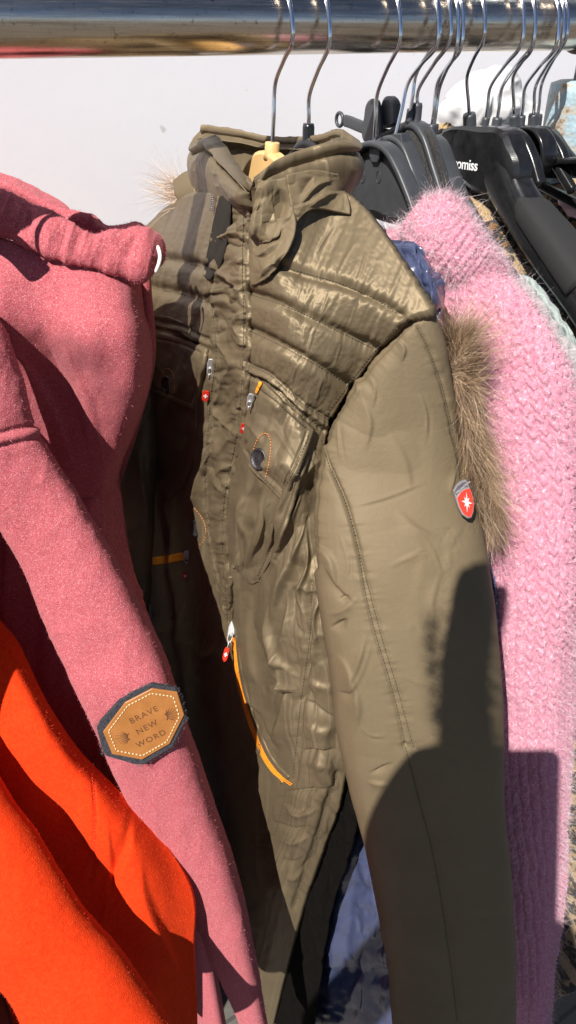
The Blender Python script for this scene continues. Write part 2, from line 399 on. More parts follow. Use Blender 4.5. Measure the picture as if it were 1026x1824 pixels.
M['fuzz_hood'] = strand_mat('hoodie_fuzz', [(0, (.38, .06, .08)), (.7, (.47, .13, .15)), (1, (.58, .25, .27))], rough=.7)
M['fuzz_orange'] = strand_mat('orange_fuzz', [(0, (.60, .03, .004)), (.6, (.75, .07, .012)), (1, (.78, .11, .02))], rough=.7)

def leopard_mat():
    m, nt, b = new_mat('leopard_plush'); tc = N_(nt, 'ShaderNodeTexCoord')
    nz = N_(nt, 'ShaderNodeTexNoise', Scale=45, Detail=3); nt.links.new(tc.outputs['Object'], nz.inputs['Vector'])
    mx = N_(nt, 'ShaderNodeMix', data_type='VECTOR'); mx.inputs[0].default_value = .05; nt.links.new(tc.outputs['Object'], mx.inputs[4]); nt.links.new(nz.outputs['Color'], mx.inputs[5])
    v = N_(nt, 'ShaderNodeTexVoronoi', Scale=48); nt.links.new(mx.outputs[1], v.inputs['Vector'])
    ring = ramp(nt, v.outputs['Distance'], [(0, (.24, .12, .04)), (.26, (.24, .12, .04)), (.34, (.012, .010, .008)), (.56, (.012, .010, .008)), (.66, (.44, .30, .15)), (1, (.50, .35, .19))])
    n2 = N_(nt, 'ShaderNodeTexNoise', Scale=500, Detail=3); nt.links.new(tc.outputs['Object'], n2.inputs['Vector'])
    mm = N_(nt, 'ShaderNodeMix', data_type='RGBA', blend_type='MULTIPLY'); mm.inputs[0].default_value = .5; nt.links.new(ring.outputs[0], mm.inputs[6]); nt.links.new(n2.outputs[0], mm.inputs[7])
    nt.links.new(mm.outputs[2], b.inputs['Base Color']); b.inputs['Roughness'].default_value = 1; b.inputs['Sheen Weight'].default_value = .2
    bp = N_(nt, 'ShaderNodeBump', Strength=.9, Distance=.002); nt.links.new(n2.outputs[0], bp.inputs['Height']); nt.links.new(bp.outputs[0], b.inputs['Normal'])
    return m
M['leopard'] = leopard_mat()

def rail_mat():
    m, nt, b = new_mat('scratched_chrome_tube'); tc = N_(nt, 'ShaderNodeTexCoord'); mp = N_(nt, 'ShaderNodeMapping'); mp.inputs['Scale'].default_value = (3, 60, 60); nt.links.new(tc.outputs['Object'], mp.inputs[0])
    n = N_(nt, 'ShaderNodeTexNoise', Scale=6, Detail=6, Roughness=.7); nt.links.new(mp.outputs[0], n.inputs['Vector'])
    n2 = N_(nt, 'ShaderNodeTexNoise', Scale=160, Detail=4, Roughness=.8); nt.links.new(tc.outputs['Object'], n2.inputs['Vector'])
    sp = ramp(nt, n2.outputs[0], [(.60, (.74, .65, .54)), (.68, (.36, .31, .26))])
    mp2 = N_(nt, 'ShaderNodeMapping'); mp2.inputs['Scale'].default_value = (8, 330, 330); nt.links.new(tc.outputs['Object'], mp2.inputs[0])
    n4 = N_(nt, 'ShaderNodeTexNoise', Scale=1.0, Detail=4, Roughness=.7); nt.links.new(mp2.outputs[0], n4.inputs['Vector'])
    st = ramp(nt, n4.outputs[0], [(.32, (.55, .53, .50)), (.55, (1, 1, 1))])
    mm = N_(nt, 'ShaderNodeMix', data_type='RGBA', blend_type='MULTIPLY'); mm.inputs[0].default_value = .8; nt.links.new(sp.outputs[0], mm.inputs[6]); nt.links.new(st.outputs[0], mm.inputs[7])
    nt.links.new(mm.outputs[2], b.inputs['Base Color'])
    b.inputs['Metallic'].default_value = 1
    mr = N_(nt, 'ShaderNodeMapRange'); nt.links.new(n.outputs[0], mr.inputs[0]); mr.inputs[1].default_value = .3; mr.inputs[2].default_value = .7; mr.inputs[3].default_value = .14; mr.inputs[4].default_value = .32
    nt.links.new(mr.outputs[0], b.inputs['Roughness'])
    bp = N_(nt, 'ShaderNodeBump', Strength=.12, Distance=.0006); nt.links.new(n.outputs[0], bp.inputs['Height']); nt.links.new(bp.outputs[0], b.inputs['Normal'])
    return m
def post_mat():
    m, nt, b = new_mat('chipped_blue_paint'); tc = N_(nt, 'ShaderNodeTexCoord')
    n = N_(nt, 'ShaderNodeTexNoise', Scale=55, Detail=6, Roughness=.7); nt.links.new(tc.outputs['Object'], n.inputs['Vector'])
    r = ramp(nt, n.outputs[0], [(.36, (.20, .135, .085)), (.44, (.38, .35, .29)), (.50, (.27, .37, .42)), (.75, (.40, .50, .55))]); nt.links.new(r.outputs[0], b.inputs['Base Color'])
    b.inputs['Roughness'].default_value = .6
    n2 = N_(nt, 'ShaderNodeTexVoronoi', Scale=220); nt.links.new(tc.outputs['Object'], n2.inputs['Vector'])
    bp = N_(nt, 'ShaderNodeBump', Strength=.6, Distance=.001); nt.links.new(n2.outputs['Distance'], bp.inputs['Height']); nt.links.new(bp.outputs[0], b.inputs['Normal'])
    return m
def wall_mat():
    m, nt, b = new_mat('white_painted_panel'); tc = N_(nt, 'ShaderNodeTexCoord')
    n = N_(nt, 'ShaderNodeTexNoise', Scale=1.5, Detail=6, Roughness=.6); nt.links.new(tc.outputs['Object'], n.inputs['Vector'])
    n3 = N_(nt, 'ShaderNodeTexNoise', Scale=45, Detail=2); nt.links.new(tc.outputs['Object'], n3.inputs['Vector'])
    r = ramp(nt, n.outputs[0], [(.3, (.80, .785, .81)), (.7, (.84, .83, .85))])
    r3 = ramp(nt, n3.outputs[0], [(.20, (.75, .72, .70)), (.27, (1, 1, 1))])
    mm = N_(nt, 'ShaderNodeMix', data_type='RGBA', blend_type='MULTIPLY'); mm.inputs[0].default_value = 1; nt.links.new(r.outputs[0], mm.inputs[6]); nt.links.new(r3.outputs[0], mm.inputs[7]); nt.links.new(mm.outputs[2], b.inputs['Base Color'])
    b.inputs['Roughness'].default_value = .55
    n2 = N_(nt, 'ShaderNodeTexNoise', Scale=120, Detail=4); nt.links.new(tc.outputs['Object'], n2.inputs['Vector'])
    bp = N_(nt, 'ShaderNodeBump', Strength=.07, Distance=.002); nt.links.new(n2.outputs[0], bp.inputs['Height']); nt.links.new(bp.outputs[0], b.inputs['Normal'])
    return m
def ground_mat():
    m, nt, b = new_mat('pale_paving'); tc = N_(nt, 'ShaderNodeTexCoord'); br = N_(nt, 'ShaderNodeTexBrick', Scale=3.0); nt.links.new(tc.outputs['Object'], br.inputs['Vector'])
    br.inputs['Color1'].default_value = (.085, .078, .070, 1); br.inputs['Color2'].default_value = (.11, .10, .088, 1); br.inputs['Mortar'].default_value = (.05, .045, .04, 1); br.inputs['Mortar Size'].default_value = .012
    nt.links.new(br.outputs[0], b.inputs['Base Color']); b.inputs['Roughness'].default_value = .85
    n2 = N_(nt, 'ShaderNodeTexNoise', Scale=60, Detail=5); nt.links.new(tc.outputs['Object'], n2.inputs['Vector'])
    bp = N_(nt, 'ShaderNodeBump', Strength=.4, Distance=.005); nt.links.new(n2.outputs[0], bp.inputs['Height']); nt.links.new(bp.outputs[0], b.inputs['Normal'])
    return m
M['rail'] = rail_mat(); M['post'] = post_mat(); M['wall'] = wall_mat(); M['ground'] = ground_mat()

# ================================================================== setting
g = mesh_obj('ground', [(-60, -60, 0), (60, -60, 0), (60, 60, 0), (-60, 60, 0)], [[0, 1, 2, 3]], M['ground'], smooth=False); g['kind'] = 'structure'
def box(x0, x1, y0, y1, z0, z1):
    V = [(x0, y0, z0), (x1, y0, z0), (x1, y1, z0), (x0, y1, z0), (x0, y0, z1), (x1, y0, z1), (x1, y1, z1), (x0, y1, z1)]
    return V, [[0, 3, 2, 1], [4, 5, 6, 7], [0, 1, 5, 4], [1, 2, 6, 5], [2, 3, 7, 6], [3, 0, 4, 7]]
V, f = box(-3.2, 4.6, .43, .55, 0, 2.6)
w = mesh_obj('white_wall', V, f, M['wall'], smooth=False); tag(w, 'plain white painted wall behind the clothes rail', 'wall')

# ================================================================== clothes rail
RZ, RR = 1.6675, .0243
rack = thing('clothes_rail', 'scratched chrome clothes rail with a chipped pale blue post', 'clothes rail', (.40, 0, 0))
V, f = wire(np.stack([np.linspace(-1.7, .375, 90), np.zeros(90), np.full(90, RZ)], 1), RR, 64); mesh_obj('rail_tube', V, f, M['rail'], rack)
V, f = wire([(.400, .0, 0), (.400, 0, 1.600), (.400, 0, 1.612), (.400, 0, 1.615)], [.040, .040, .039, .030], 48); post = mesh_obj('post', V, f, M['post'], rack)
V, f = wire([(.408, .0, 1.60), (.408, 0, 2.1)], .021, 40); mesh_obj('upper_tube', V, f, plain('blue_grey_steel', (.30, .37, .44), .3, .7, noise=.2, nscale=80), rack)
V, f = wire([(.366, 0, RZ), (.372, 0, RZ), (.398, 0, RZ), (.402, 0, RZ)], [.0245, .028, .028, .026], 40); mesh_obj('rail_joint', V, f, plain('rusty_joint', (.10, .06, .04), .6, .4, noise=.5, nscale=120), rack)

# ================================================================== hangers
def hook_path(base, kink, mx, top, x_off=0.0):
    """chrome hook: stem from the neck, kinked towards the viewer, over the rail and down behind it"""
    b = P(*base, -.004, 'y'); k = P(*kink, -.006, 'y'); m = P(*mx, -.0345, 'y')
    # top of the loop in the plane of the stem
    cx_ = m[0]; r = .0335; zc = RZ-.002
    q = [b, b*.5+k*.5, k, k*.45+m*.55+np.array([0, .0025, -.001]), m]
    a0 = math.atan2(m[2]-zc, m[1]); 
    for a in np.radians([165, 140, 115, 90, 65, 40, 15, 0]):
        q.append(np.array([cx_-(math.cos(a)+1)*.002, r*math.cos(a), zc+r*math.sin(a)]))
    return cr(np.array(q), 110)
def make_hook(parent, pts, r=.00185):
    p = hook_path(*pts); V, f = wire(p, r, 12); h = mesh_obj('hook', V, f, M['chrome'], parent)
    return p
def sleeve_collar(parent, p, mat, r=.0055, h=.014, drop=.004):
    a = p[0]; t = (p[6]-p[0]); t /= np.linalg.norm(t)
    V, f = wire([a-t*drop, a-t*drop*.5, a+t*h*.8, a+t*h, a+t*h*1.01], [r*1.15, r, r, r*.9, r*.5], 20); return mesh_obj('neck', V, f, mat, parent)
def outline_plate(name, px_poly, x, thick, mat, parent, bevel=.002, smooth_n=0, loc=None):
    q = cr(px_poly, smooth_n, closed=True) if smooth_n else np.array(px_poly, float)
    p = place(q[:, 0], q[:, 1], np.full(len(q), x), 'x'); V, f = plate(p, (-1, 0, 0), thick, bevel)
    return mesh_obj(name, V, f, mat, parent, smooth=False, loc=loc)
def band(px_poly, x, wy, wx, n=60):
    """solid curved arm: section wy (in the hanger plane) by wx (along the rail)"""
    q = cr(px_poly, n); c = place(q[:, 0], q[:, 1], np.full(n, x), 'x')
    t = np.gradient(c, axis=0); t /= np.linalg.norm(t, axis=1, keepdims=True); ex = np.array([1., 0, 0]); b = np.cross(ex, t); b /= np.linalg.norm(b, axis=1, keepdims=True)
    th = np.linspace(0, 2*math.pi, 20, endpoint=False); ct = np.sign(np.cos(th))*np.abs(np.cos(th))**.6; st = np.sign(np.sin(th))*np.abs(np.sin(th))**.6
    wy = np.broadcast_to(wy, (n,)); wx = np.broadcast_to(wx, (n,))
    G = c[:, None]+b[:, None]*(wy[:, None]*ct)[..., None]/2+ex[None, None]*(wx[:, None]*st)[..., None]/2
    f = gfaces(n, 20, True).tolist(); f += [list(range(20))[::-1], [(n-1)*20+j for j in range(20)]]
    return G.reshape(-1, 3), f

HG = 'hangers hooked over the chrome rail'
def hanger(label, pts, name='clothes_hanger'):
    b = P(*pts[0], -.004, 'y'); t = thing(name, label, 'hanger', b, HG); p = make_hook(t, pts); return t, p

# 1 wooden hanger under the olive jacket
t, p = hanger('pale wooden hanger inside the collar of the olive jacket', ((485, 262), (490, 150), (521, 72), (511, 0)))
X1 = p[0][0]
arc = []
for yy in np.linspace(-.19, .19, 61):
    s = abs(yy); top = 1.569-(.0095*(s/.0315)**2.2 if s < .055 else .0324+(s-.055)*.50); arc.append((yy, top))
top = [(X1, y, z) for y, z in arc]; bot = [(X1, y, z-.030-.030*math.exp(-(y/.05)**2)) for y, z in arc[::-1]]
V, f = plate(np.array(top+bot)-np.array([.007, 0, 0]), (-1, 0, 0), .014, .003); mesh_obj('hanger_body', V, f, M['beige'], t, smooth=False)
sleeve_collar(t, p, M['beige'], .0068, .004, .010)
# 2 plain hanger behind
t, p = hanger('thin chrome hook of the hanger second from the left, behind the olive collar', ((549, 250), (551, 170), (586, 80), (575, 0)))
X2 = p[0][0]
V, f = band([(490, 320), (522, 288), (549, 264), (580, 288), (600, 310), (612, 330)], X2, .018, .012); mesh_obj('hanger_body', V, f, M['gloss'], t)
sleeve_collar(t, p, M['gloss'])
# 3 charcoal hanger with a broad panel
t, p = hanger('charcoal plastic hanger with broad face and two round marks beside the olive collar', ((667, 255), (672, 168), (711, 77), (703, 0)))
X3 = p[0][0]
pan = [(612, 350), (618, 318), (632, 285), (652, 268), (675, 265), (694, 275), (712, 300), (728, 340), (742, 388), (700, 388), (660, 376), (622, 380)]
outline_plate('hanger_body', pan, X3, .006, M['greyplastic'], t, .0015, 90)
V, f = band([(606, 380), (612, 345), (622, 305), (642, 268), (668, 256), (695, 266), (716, 300), (735, 345), (760, 410), (800, 480)], X3-.001, .0065, .018); mesh_obj('rim', V, f, M['greyplastic'], t)
for q in ((646, 315), (674, 315)):
    th = np.linspace(0, 2*math.pi, 40, endpoint=False); rr = P(q[0], q[1], X3-.0005, 'x'); V, f = wire([rr+np.array([0, .0036*math.cos(a), .0055*math.sin(a)]) for a in th], .00035, 6, True); mesh_obj('mould_ring', V, f, M['greyplastic'], t)
outline_plate('neck', [(657, 278), (657, 250), (676, 250), (676, 278), (671, 290), (662, 290)], X3-.004, .010, M['greyplastic'], t, .001)
# clip hanger
cl = thing('clip_hanger', 'black trouser clip sticking up behind the charcoal hanger', 'clip', P(660, 230, .17, 'x'))
XC = .165
V, f = band([(615, 215), (625, 218), (650, 228), (700, 245)], XC, .0125, .005, 30); mesh_obj('clip_arm', V, f, M['greyplastic'], cl)
th = np.linspace(0, 2*math.pi, 30, endpoint=False); cc = P(605, 213, XC, 'x'); V, f = wire([cc+np.array([0, .0068*math.cos(a), .0068*math.sin(a)]) for a in th], .0020, 8, True); mesh_obj('clip_loop', V, f, M['greyplastic'], cl)
outline_plate('clip_pad', [(645, 250), (647, 205), (651, 185), (660, 176), (670, 180), (674, 200), (674, 250)], XC-.012, .006, M['greyplastic'], cl, .002, 50)
outline_plate('clip_pad', [(676, 225), (676, 190), (682, 174), (693, 172), (702, 184), (703, 205), (700, 225)], XC-.004, .010, M['greyplastic'], cl, .003, 50)
# 4 charcoal arch behind
t, p = hanger('charcoal plastic hanger just right of the broad faced one', ((704, 245), (727, 148), (778, 80), (767, 0)))
X4 = p[0][0]
outline_plate('hanger_body', [(640, 370), (650, 310), (672, 265), (700, 252), (722, 262), (738, 300), (752, 350), (765, 400), (700, 400)], X4, .006, M['greyplastic'], t, .0015, 70)
V, f = band([(640, 340), (655, 290), (676, 258), (702, 246), (724, 258), (742, 300), (758, 350), (785, 420)], X4-.001, .0065, .018); mesh_obj('rim', V, f, M['greyplastic'], t)
outline_plate('neck', [(694, 252), (699, 238), (714, 238), (716, 258), (706, 268), (698, 266)], X4-.008, .012, M['greyplastic'], t, .001)
# 5 flocked
t, p = hanger('fuzzy black velvet covered hanger with its neck beside the trouser clip', ((729, 210), (741, 133), (781, 70), (773, 0)))
X5 = p[0][0]
outline_plate('hanger_body', [(632, 300), (650, 258), (690, 230), (728, 216), (756, 238), (772, 280), (788, 340), (795, 400), (740, 400), (680, 330)], X5, .012, M['velvet'], t, .004, 80)
sleeve_collar(t, p, M['greyplastic'], .0035, .008)
# 6
t, p = hanger('thin charcoal hanger with short ribbed neck, right of the velvet one', ((741, 212), (746, 158), (800, 75), (803, 0)))
X6 = p[0][0]
V, f = band([(690, 290), (715, 240), (741, 222), (762, 245), (780, 300), (800, 360), (830, 420)], X6-.002, .0075, .018); mesh_obj('hanger_body', V, f, M['greyplastic'], t)
sleeve_collar(t, p, M['greyplastic'], .0052, .014)
# 7, 7b
t, p = hanger('charcoal hanger with long ridged arm above the pink sweater', ((767, 245), (779, 149), (821, 85), (815, 0)))
X7 = p[0][0]
V, f = band([(735, 300), (748, 262), (766, 248), (784, 262), (800, 305), (826, 370), (865, 435), (905, 495), (940, 545)], X7-.004, np.linspace(.008, .012, 60), .022); mesh_obj('hanger_body', V, f, M['greyplastic'], t)
V, f = band([(740, 330), (760, 275), (776, 285), (794, 335), (818, 390), (858, 455)], X7+.004, .022, .006); mesh_obj('web', V, f, M['greyplastic'], t)
sleeve_collar(t, p, M['greyplastic'], .0050, .012)
t, p = hanger('charcoal hanger squeezed behind the long ridged arm', ((771, 240), (782, 160), (812, 92), (808, 0)))
V, f = band([(750, 290), (768, 248), (788, 275), (822, 350), (880, 450)], p[0][0]+.010, .010, .014); mesh_obj('hanger_body', V, f, M['greyplastic'], t)
sleeve_collar(t, p, M['greyplastic'], .0048, .010)
# 8 big glossy black hanger
t, p = hanger('wide glossy black hanger with white lettering', ((837, 226), (832, 138), (861, 70), (845, 0)))
X8 = p[0][0]
mid = [(700, 330), (760, 285), (815, 270), (850, 276), (886, 300), (930, 370), (975, 435), (1040, 520), (1085, 585)]
q = cr(np.array(mid, float), 90); c = place(q[:, 0], q[:, 1], np.full(90, X8), 'x')
wv = np.interp(np.linspace(0, 1, 90), [0, .25, .45, .6, 1], [.022, .046, .050, .040, .034]); wxv = np.interp(np.linspace(0, 1, 90), [0, .25, .45, .6, .8, 1], [.02, .020, .022, .032, .044, .05])
V, f = band(mid, X8, wv, wxv, 90); b8 = mesh_obj('hanger_body', V, f, M['gloss'], t)
hd = [(783, 242), (790, 230), (812, 225), (860, 226), (884, 229), (899, 240), (908, 262), (920, 292), (915, 330), (880, 350), (840, 340), (815, 320), (790, 300)]
outline_plate('hanger_head', hd, X8-.0125, .024, M['gloss'], t, .005, 120)
V, f = band([(918, 345), (955, 395), (990, 440), (1045, 512)], X8-.003, np.interp(np.linspace(0, 1, 40), [0, .25, 1], [.004, .026, .031]), np.interp(np.linspace(0, 1, 40), [0, .25, 1], [.014, .038, .050]), 40); mesh_obj('grip_pad', V+np.array([0, -.002, .0035]), f, M['flock'], t)
sleeve_collar(t, p, M['greyplastic'], .0068, .013, .006)
def text_mesh(name, s, origin, ex, ey, size, mat, parent, ext=.0003, spacing=1.0, bold=0.0, align='LEFT'):
    cu = bpy.data.curves.new(name, 'FONT'); cu.body = s; cu.size = size; cu.extrude = ext; cu.space_character = spacing; cu.offset = bold; cu.align_x = align; cu.resolution_u = 3
    o = bpy.data.objects.new(name, cu); COL.objects.link(o); bpy.context.view_layer.update()
    me = bpy.data.meshes.new_from_object(o.evaluated_get(bpy.context.evaluated_depsgraph_get())); bpy.data.objects.remove(o)
    ex = np.array(ex)/np.linalg.norm(ex); ez = np.cross(ex, ey); ez /= np.linalg.norm(ez); ey = np.cross(ez, ex)
    V = np.array([v.co for v in me.vertices]); V = np.asarray(origin)+V[:, :1]*ex+V[:, 1:2]*ey+V[:, 2:]*ez
    f = [list(p.vertices) for p in me.polygons]
    return mesh_obj(name, V, f, mat, parent, smooth=False)
o0 = P(799, 298, X8-.0129, 'x'); o1 = P(853, 305, X8-.0129, 'x')
text_mesh('lettering', 'promiss', o0, o1-o0, (0, 0, 1), .0145, M['whitepaint'], t, ext=.0002, spacing=.95, bold=.0001)
# 9..14 glossy black hangers to the right
t, p = hanger('glossy black hanger with rounded end half hidden by the lettered hanger', ((863, 228), (874, 154), (928, 80), (918, 0)))
X9 = p[0][0]
outline_plate('hanger_body', [(860, 240), (880, 232), (905, 236), (920, 250), (926, 270), (922, 290), (905, 300), (870, 290)], X9, .018, M['gloss'], t, .004, 60); sleeve_collar(t, p, M['greyplastic'], .004, .010)
t, p = hanger('glossy black hanger third from the right group, with a capped neck', ((883, 228), (895, 154), (948, 80), (943, 0)))
V, f = band([(850, 262), (885, 236), (925, 246), (945, 280), (960, 330)], p[0][0], .014, .014); mesh_obj('hanger_body', V, f, M['gloss'], t); sleeve_collar(t, p, M['greyplastic'], .0052, .010)
t, p = hanger('glossy black hanger with a broad rounded plate behind the lettered hanger', ((916, 225), (914, 138), (948, 85), (950, 0)))
X11 = p[0][0]
outline_plate('hanger_body', [(890, 232), (920, 228), (952, 226), (966, 236), (973, 258), (972, 284), (962, 303), (942, 310), (915, 300), (895, 270)], X11, .016, M['gloss'], t, .004, 70)
V, f = band([(892, 236), (930, 229), (958, 230), (974, 248), (978, 275), (970, 300), (952, 314)], X11-.002, .005, .022); mesh_obj('rim', V, f, M['gloss'], t)
sleeve_collar(t, p, M['greyplastic'], .0056, .012)
t, p = hanger('slim black hanger with its neck touching the broad rounded plate', ((927, 224), (936, 154), (989, 85), (985, 0)))
V, f = band([(900, 260), (930, 232), (965, 245), (990, 290), (1020, 340)], p[0][0]+.01, .010, .010); mesh_obj('hanger_body', V, f, M['gloss'], t); sleeve_collar(t, p, M['greyplastic'], .0046, .010)
t, p = hanger('black trouser hanger with a long flat bar at the right edge', ((949, 224), (954, 154), (999, 80), (998, 0)))
X13 = p[0][0]
V, f = band([(925, 290), (945, 243), (968, 232), (986, 245), (1000, 268), (1008, 290)], X13, .0085, .012); mesh_obj('hanger_body', V, f, M['gloss'], t)
outline_plate('trouser_bar', [(944, 284), (1100, 276), (1100, 318), (948, 318)], X13-.006, .016, M['gloss'], t, .003)
V, f = band([(944, 290), (1000, 287), (1100, 284)], X13-.012, .006, .010); mesh_obj('bar_ridge', V, f, M['gloss'], t)
sleeve_collar(t, p, M['greyplastic'], .0056, .012)
t, p = hanger('last black hanger on the rail, nearest the blue post', ((956, 222), (965, 149), (1007, 72), (1008, 0)))
V, f = band([(948, 262), (962, 236), (985, 240), (1010, 275), (1060, 330)], p[0][0]+.012, .010, .012); mesh_obj('hanger_body', V, f, M['gloss'], t); sleeve_collar(t, p, M['greyplastic'], .0052, .010)
V, f = band([(945, 318), (975, 335), (1040, 370), (1100, 405)], p[0][0]+.01, .010, .010); mesh_obj('hanger_arm', V, f, M['gloss'], t)

# ================================================================== white cloth at the right
rows = [[(800, 165, .14), (845, 128, .12), (885, 116, .11), (915, 135, .12), (935, 160, .14)],
        [(782, 200, .15), (835, 180, .10), (890, 165, .09), (930, 180, .09), (965, 192, .12)],
        [(770, 240, .15), (830, 225, .11), (890, 225, .08), (960, 230, .07), (1030, 244, .10)],
        [(770, 290, .15), (830, 290, .12), (900, 290, .09), (980, 290, .08), (1060, 300, .10)],
        [(770, 350, .15), (830, 350, .12), (900, 350, .10), (980, 350, .09), (1080, 350, .10)]]
px, py, v = grid_patch(rows, 90, 110); G = place(px, py, v+.02, 'y'); n = normals(G, C)
h = fold(px, py, [(800, 250), (850, 190), (905, 160)], 22, 8)+fold(px, py, [(880, 250), (930, 200), (960, 200)], 18, -9)+.016*fbm(px/50, py/60, 3, 3)+.009*ridged(px/55, py/55, 8, 2)
o = shell('white_garment', G+n*h[..., None], .004, M['white'], None, n, loc=P(900, 250, .1, 'y')); tag(o, 'crumpled white cloth hanging behind the black hangers by the post', 'cloth')

# ================================================================== leopard coat, pale pink, grey and mint garments
leo = thing('leopard_coat', 'leopard print plush coat hanging under the lettered black hanger', 'coat', (.33, 0, 1.45))
rows = [[(730, 235, .26), (770, 224, .27), (810, 228, .28), (850, 290, .29), (890, 320, .30)],
        [(740, 330, .26), (800, 335, .235), (842, 362, .225), (885, 385, .235), (940, 400, .27)],
        [(780, 430, .25), (850, 430, .222), (890, 450, .216), (940, 470, .235), (990, 480, .27)],
        [(830, 530, .25), (900, 510, .228), (950, 520, .222), (1000, 550, .24), (1050, 570, .27)],
        [(900, 680, .26), (970, 650, .24), (1020, 640, .235), (1060, 650, .25), (1110, 660, .28)],
        [(930, 1000, .27), (980, 1000, .26), (1030, 1000, .26), (1070, 1000, .27), (1120, 1000, .29)],
        [(920, 1400, .27), (970, 1400, .26), (1020, 1400, .26), (1070, 1400, .27), (1120, 1400, .29)],
        [(900, 1800, .27), (960, 1790, .26), (1010, 1770, .26), (1060, 1750, .27), (1120, 1740, .29)]]
px, py, v = grid_patch(rows, 160, 80); G = place(px, py, v, 'x'); n = normals(G, C); h = .008*fbm(px/50, py/50, 31, 3)+.003*fbm(px/9, py/9, 5, 2)
GL = G+n*h[..., None]; shell('body', GL, .012, M['leopard'], leo, n)
rows = [[(930, 290, .36), (990, 300, .37), (1060, 330, .38)], [(940, 340, .36), (990, 350, .355), (1060, 390, .37)], [(955, 400, .36), (1000, 420, .355), (1060, 470, .37)], [(985, 470, .36), (1020, 500, .36), (1080, 560, .38)], [(1020, 580, .36), (1050, 600, .36), (1100, 640, .38)]]
px, py, v = grid_patch(rows, 80, 50); G = place(px, py, v, 'x'); n2 = normals(G, C); h = .008*fbm(px/45, py/45, 77, 3); GL2 = G+n2*h[..., None]; shell('back', GL2, .012, M['leopard'], leo, n2)
M['leofuzz'] = strand_mat('leopard_pile', [(0, (.02, .015, .01)), (.45, (.16, .09, .04)), (.7, (.42, .28, .14)), (1, (.58, .44, .28))], rough=.8)
def scatter(G, n, num, seed, lo=None):
    r = np.random.default_rng(seed); N, Mm = G.shape[:2]; i = r.integers(1, N-1, num); j = r.integers(1, Mm-1, num); fi = r.random(num)[:, None]; fj = r.random(num)[:, None]
    i2 = np.minimum(i+1, N-1); j2 = (j+1) % Mm
    p = G[i, j]*(1-fi)*(1-fj)+G[i2, j]*fi*(1-fj)+G[i, j2]*(1-fi)*fj+G[i2, j2]*fi*fj
    return p, n[i, j]
p, nn = scatter(GL, n, 5000, 3); V, f, c = strands(p, nn+np.array([0, 0, -.8])+rng.normal(size=p.shape)*.5, .005, .0007, .3, 2, seed=4); mesh_obj('pile', V, f, M['leofuzz'], leo, col=c, smooth=False)

t = bpy.data.objects
rows = [[(995, 352, .40), (1015, 352, .40), (1070, 372, .40)], [(1000, 368, .395), (1020, 372, .395), (1070, 396, .395)], [(1012, 385, .40), (1030, 392, .40), (1075, 430, .40)]]
px, py, v = grid_patch(rows, 30, 40); G = place(px, py, v-.05, 'x'); o = shell('pale_pink_garment', G, .01, M['palepink'], loc=P(1020, 370, .35, 'x')); tag(o, 'sliver of pale pink cloth under the black bar at right', 'garment')

def side_garment(name, label, rows, mat, seed, amp=.006, mode='x', thick=.010):
    px, py, v = grid_patch(rows, 150, 50); G = place(px, py, v, mode); n = normals(G, C); h = amp*fbm(px/40, py/60, seed, 4)+.0012*np.sin(px/3.2+2*fbm(px/20, py/20, seed+3))
    G = G+n*h[..., None]; o = shell(name, G, thick, mat, None, n, loc=G.reshape(-1, 3).mean(0)); tag(o, label, 'sweater'); return o, G, n
oG, GG, nG = side_garment('grey_sweater', 'pale grey knit sweater showing along the upper edge of the pink one',
    [[(840, 470, .185), (880, 468, .18), (912, 476, .19)], [(860, 520, .18), (920, 510, .172), (950, 515, .185)], [(900, 600, .18), (960, 575, .172), (995, 585, .185)], [(950, 720, .18), (1000, 660, .172), (1028, 655, .185)], [(920, 1000, .18), (970, 1000, .172), (1005, 1000, .185)], [(900, 1500, .18), (945, 1500, .175), (975, 1500, .185)], [(880, 1800, .18), (920, 1800, .175), (950, 1800, .185)]], M['grey_knit'], 12)
oM, GMn, nM = side_garment('mint_sweater', 'pale mint knit sweater peeking out right of the grey one',
    [[(910, 500, .215), (940, 498, .212), (962, 508, .22)], [(940, 570, .215), (985, 560, .208), (1002, 566, .22)], [(985, 660, .215), (1020, 628, .208), (1036, 640, .22)], [(990, 800, .215), (1020, 780, .208), (1040, 790, .22)], [(930, 1200, .215), (970, 1200, .208), (1000, 1200, .22)], [(890, 1700, .215), (920, 1700, .208), (950, 1700, .22)]], M['mint'], 22)

# ================================================================== navy puffer
navy = thing('navy_puffer', 'glossy navy quilted jacket squeezed between the olive parka and pink sweater', 'jacket', (.06, 0, 1.5))
rows = [[(560, 400, .045), (620, 420, .045), (690, 438, .048), (738, 446, .048), (770, 464, .066)],
        [(560, 520, .035), (640, 520, .04), (710, 510, .045), (766, 498, .048), (792, 508, .07)],
        [(560, 640, .03), (640, 640, .035), (730, 610, .04), (780, 592, .048), (800, 595, .08)],
        [(560, 800, .025), (660, 800, .03), (760, 800, .035), (815, 800, .045), (835, 800, .08)],
        [(560, 930, .02), (680, 930, .025), (800, 930, .075), (852, 930, .08), (870, 930, .098)],
        [(560, 1050, .015), (690, 1050, .02), (810, 1050, .08), (880, 1050, .084), (902, 1050, .104)],
        [(560, 1160, .012), (690, 1160, .02), (800, 1160, .08), (872, 1160, .084), (893, 1160, .104)],
        [(560, 1300, .01), (680, 1300, .018), (790, 1300, .075), (865, 1300, .08), (886, 1300, .10)],
        [(500, 1450, .0), (620, 1450, -.006), (700, 1450, .01), (790, 1450, .03), (830, 1450, .06)],
        [(450, 1600, .005), (610, 1600, -.010), (690, 1600, .005), (780, 1600, .03), (820, 1600, .06)],
        [(410, 1720, .005), (600, 1720, -.010), (680, 1720, .005), (760, 1720, .03), (800, 1720, .06)],
        [(390, 1860, .005), (590, 1860, -.008), (670, 1860, .005), (750, 1860, .03), (790, 1860, .06)]]
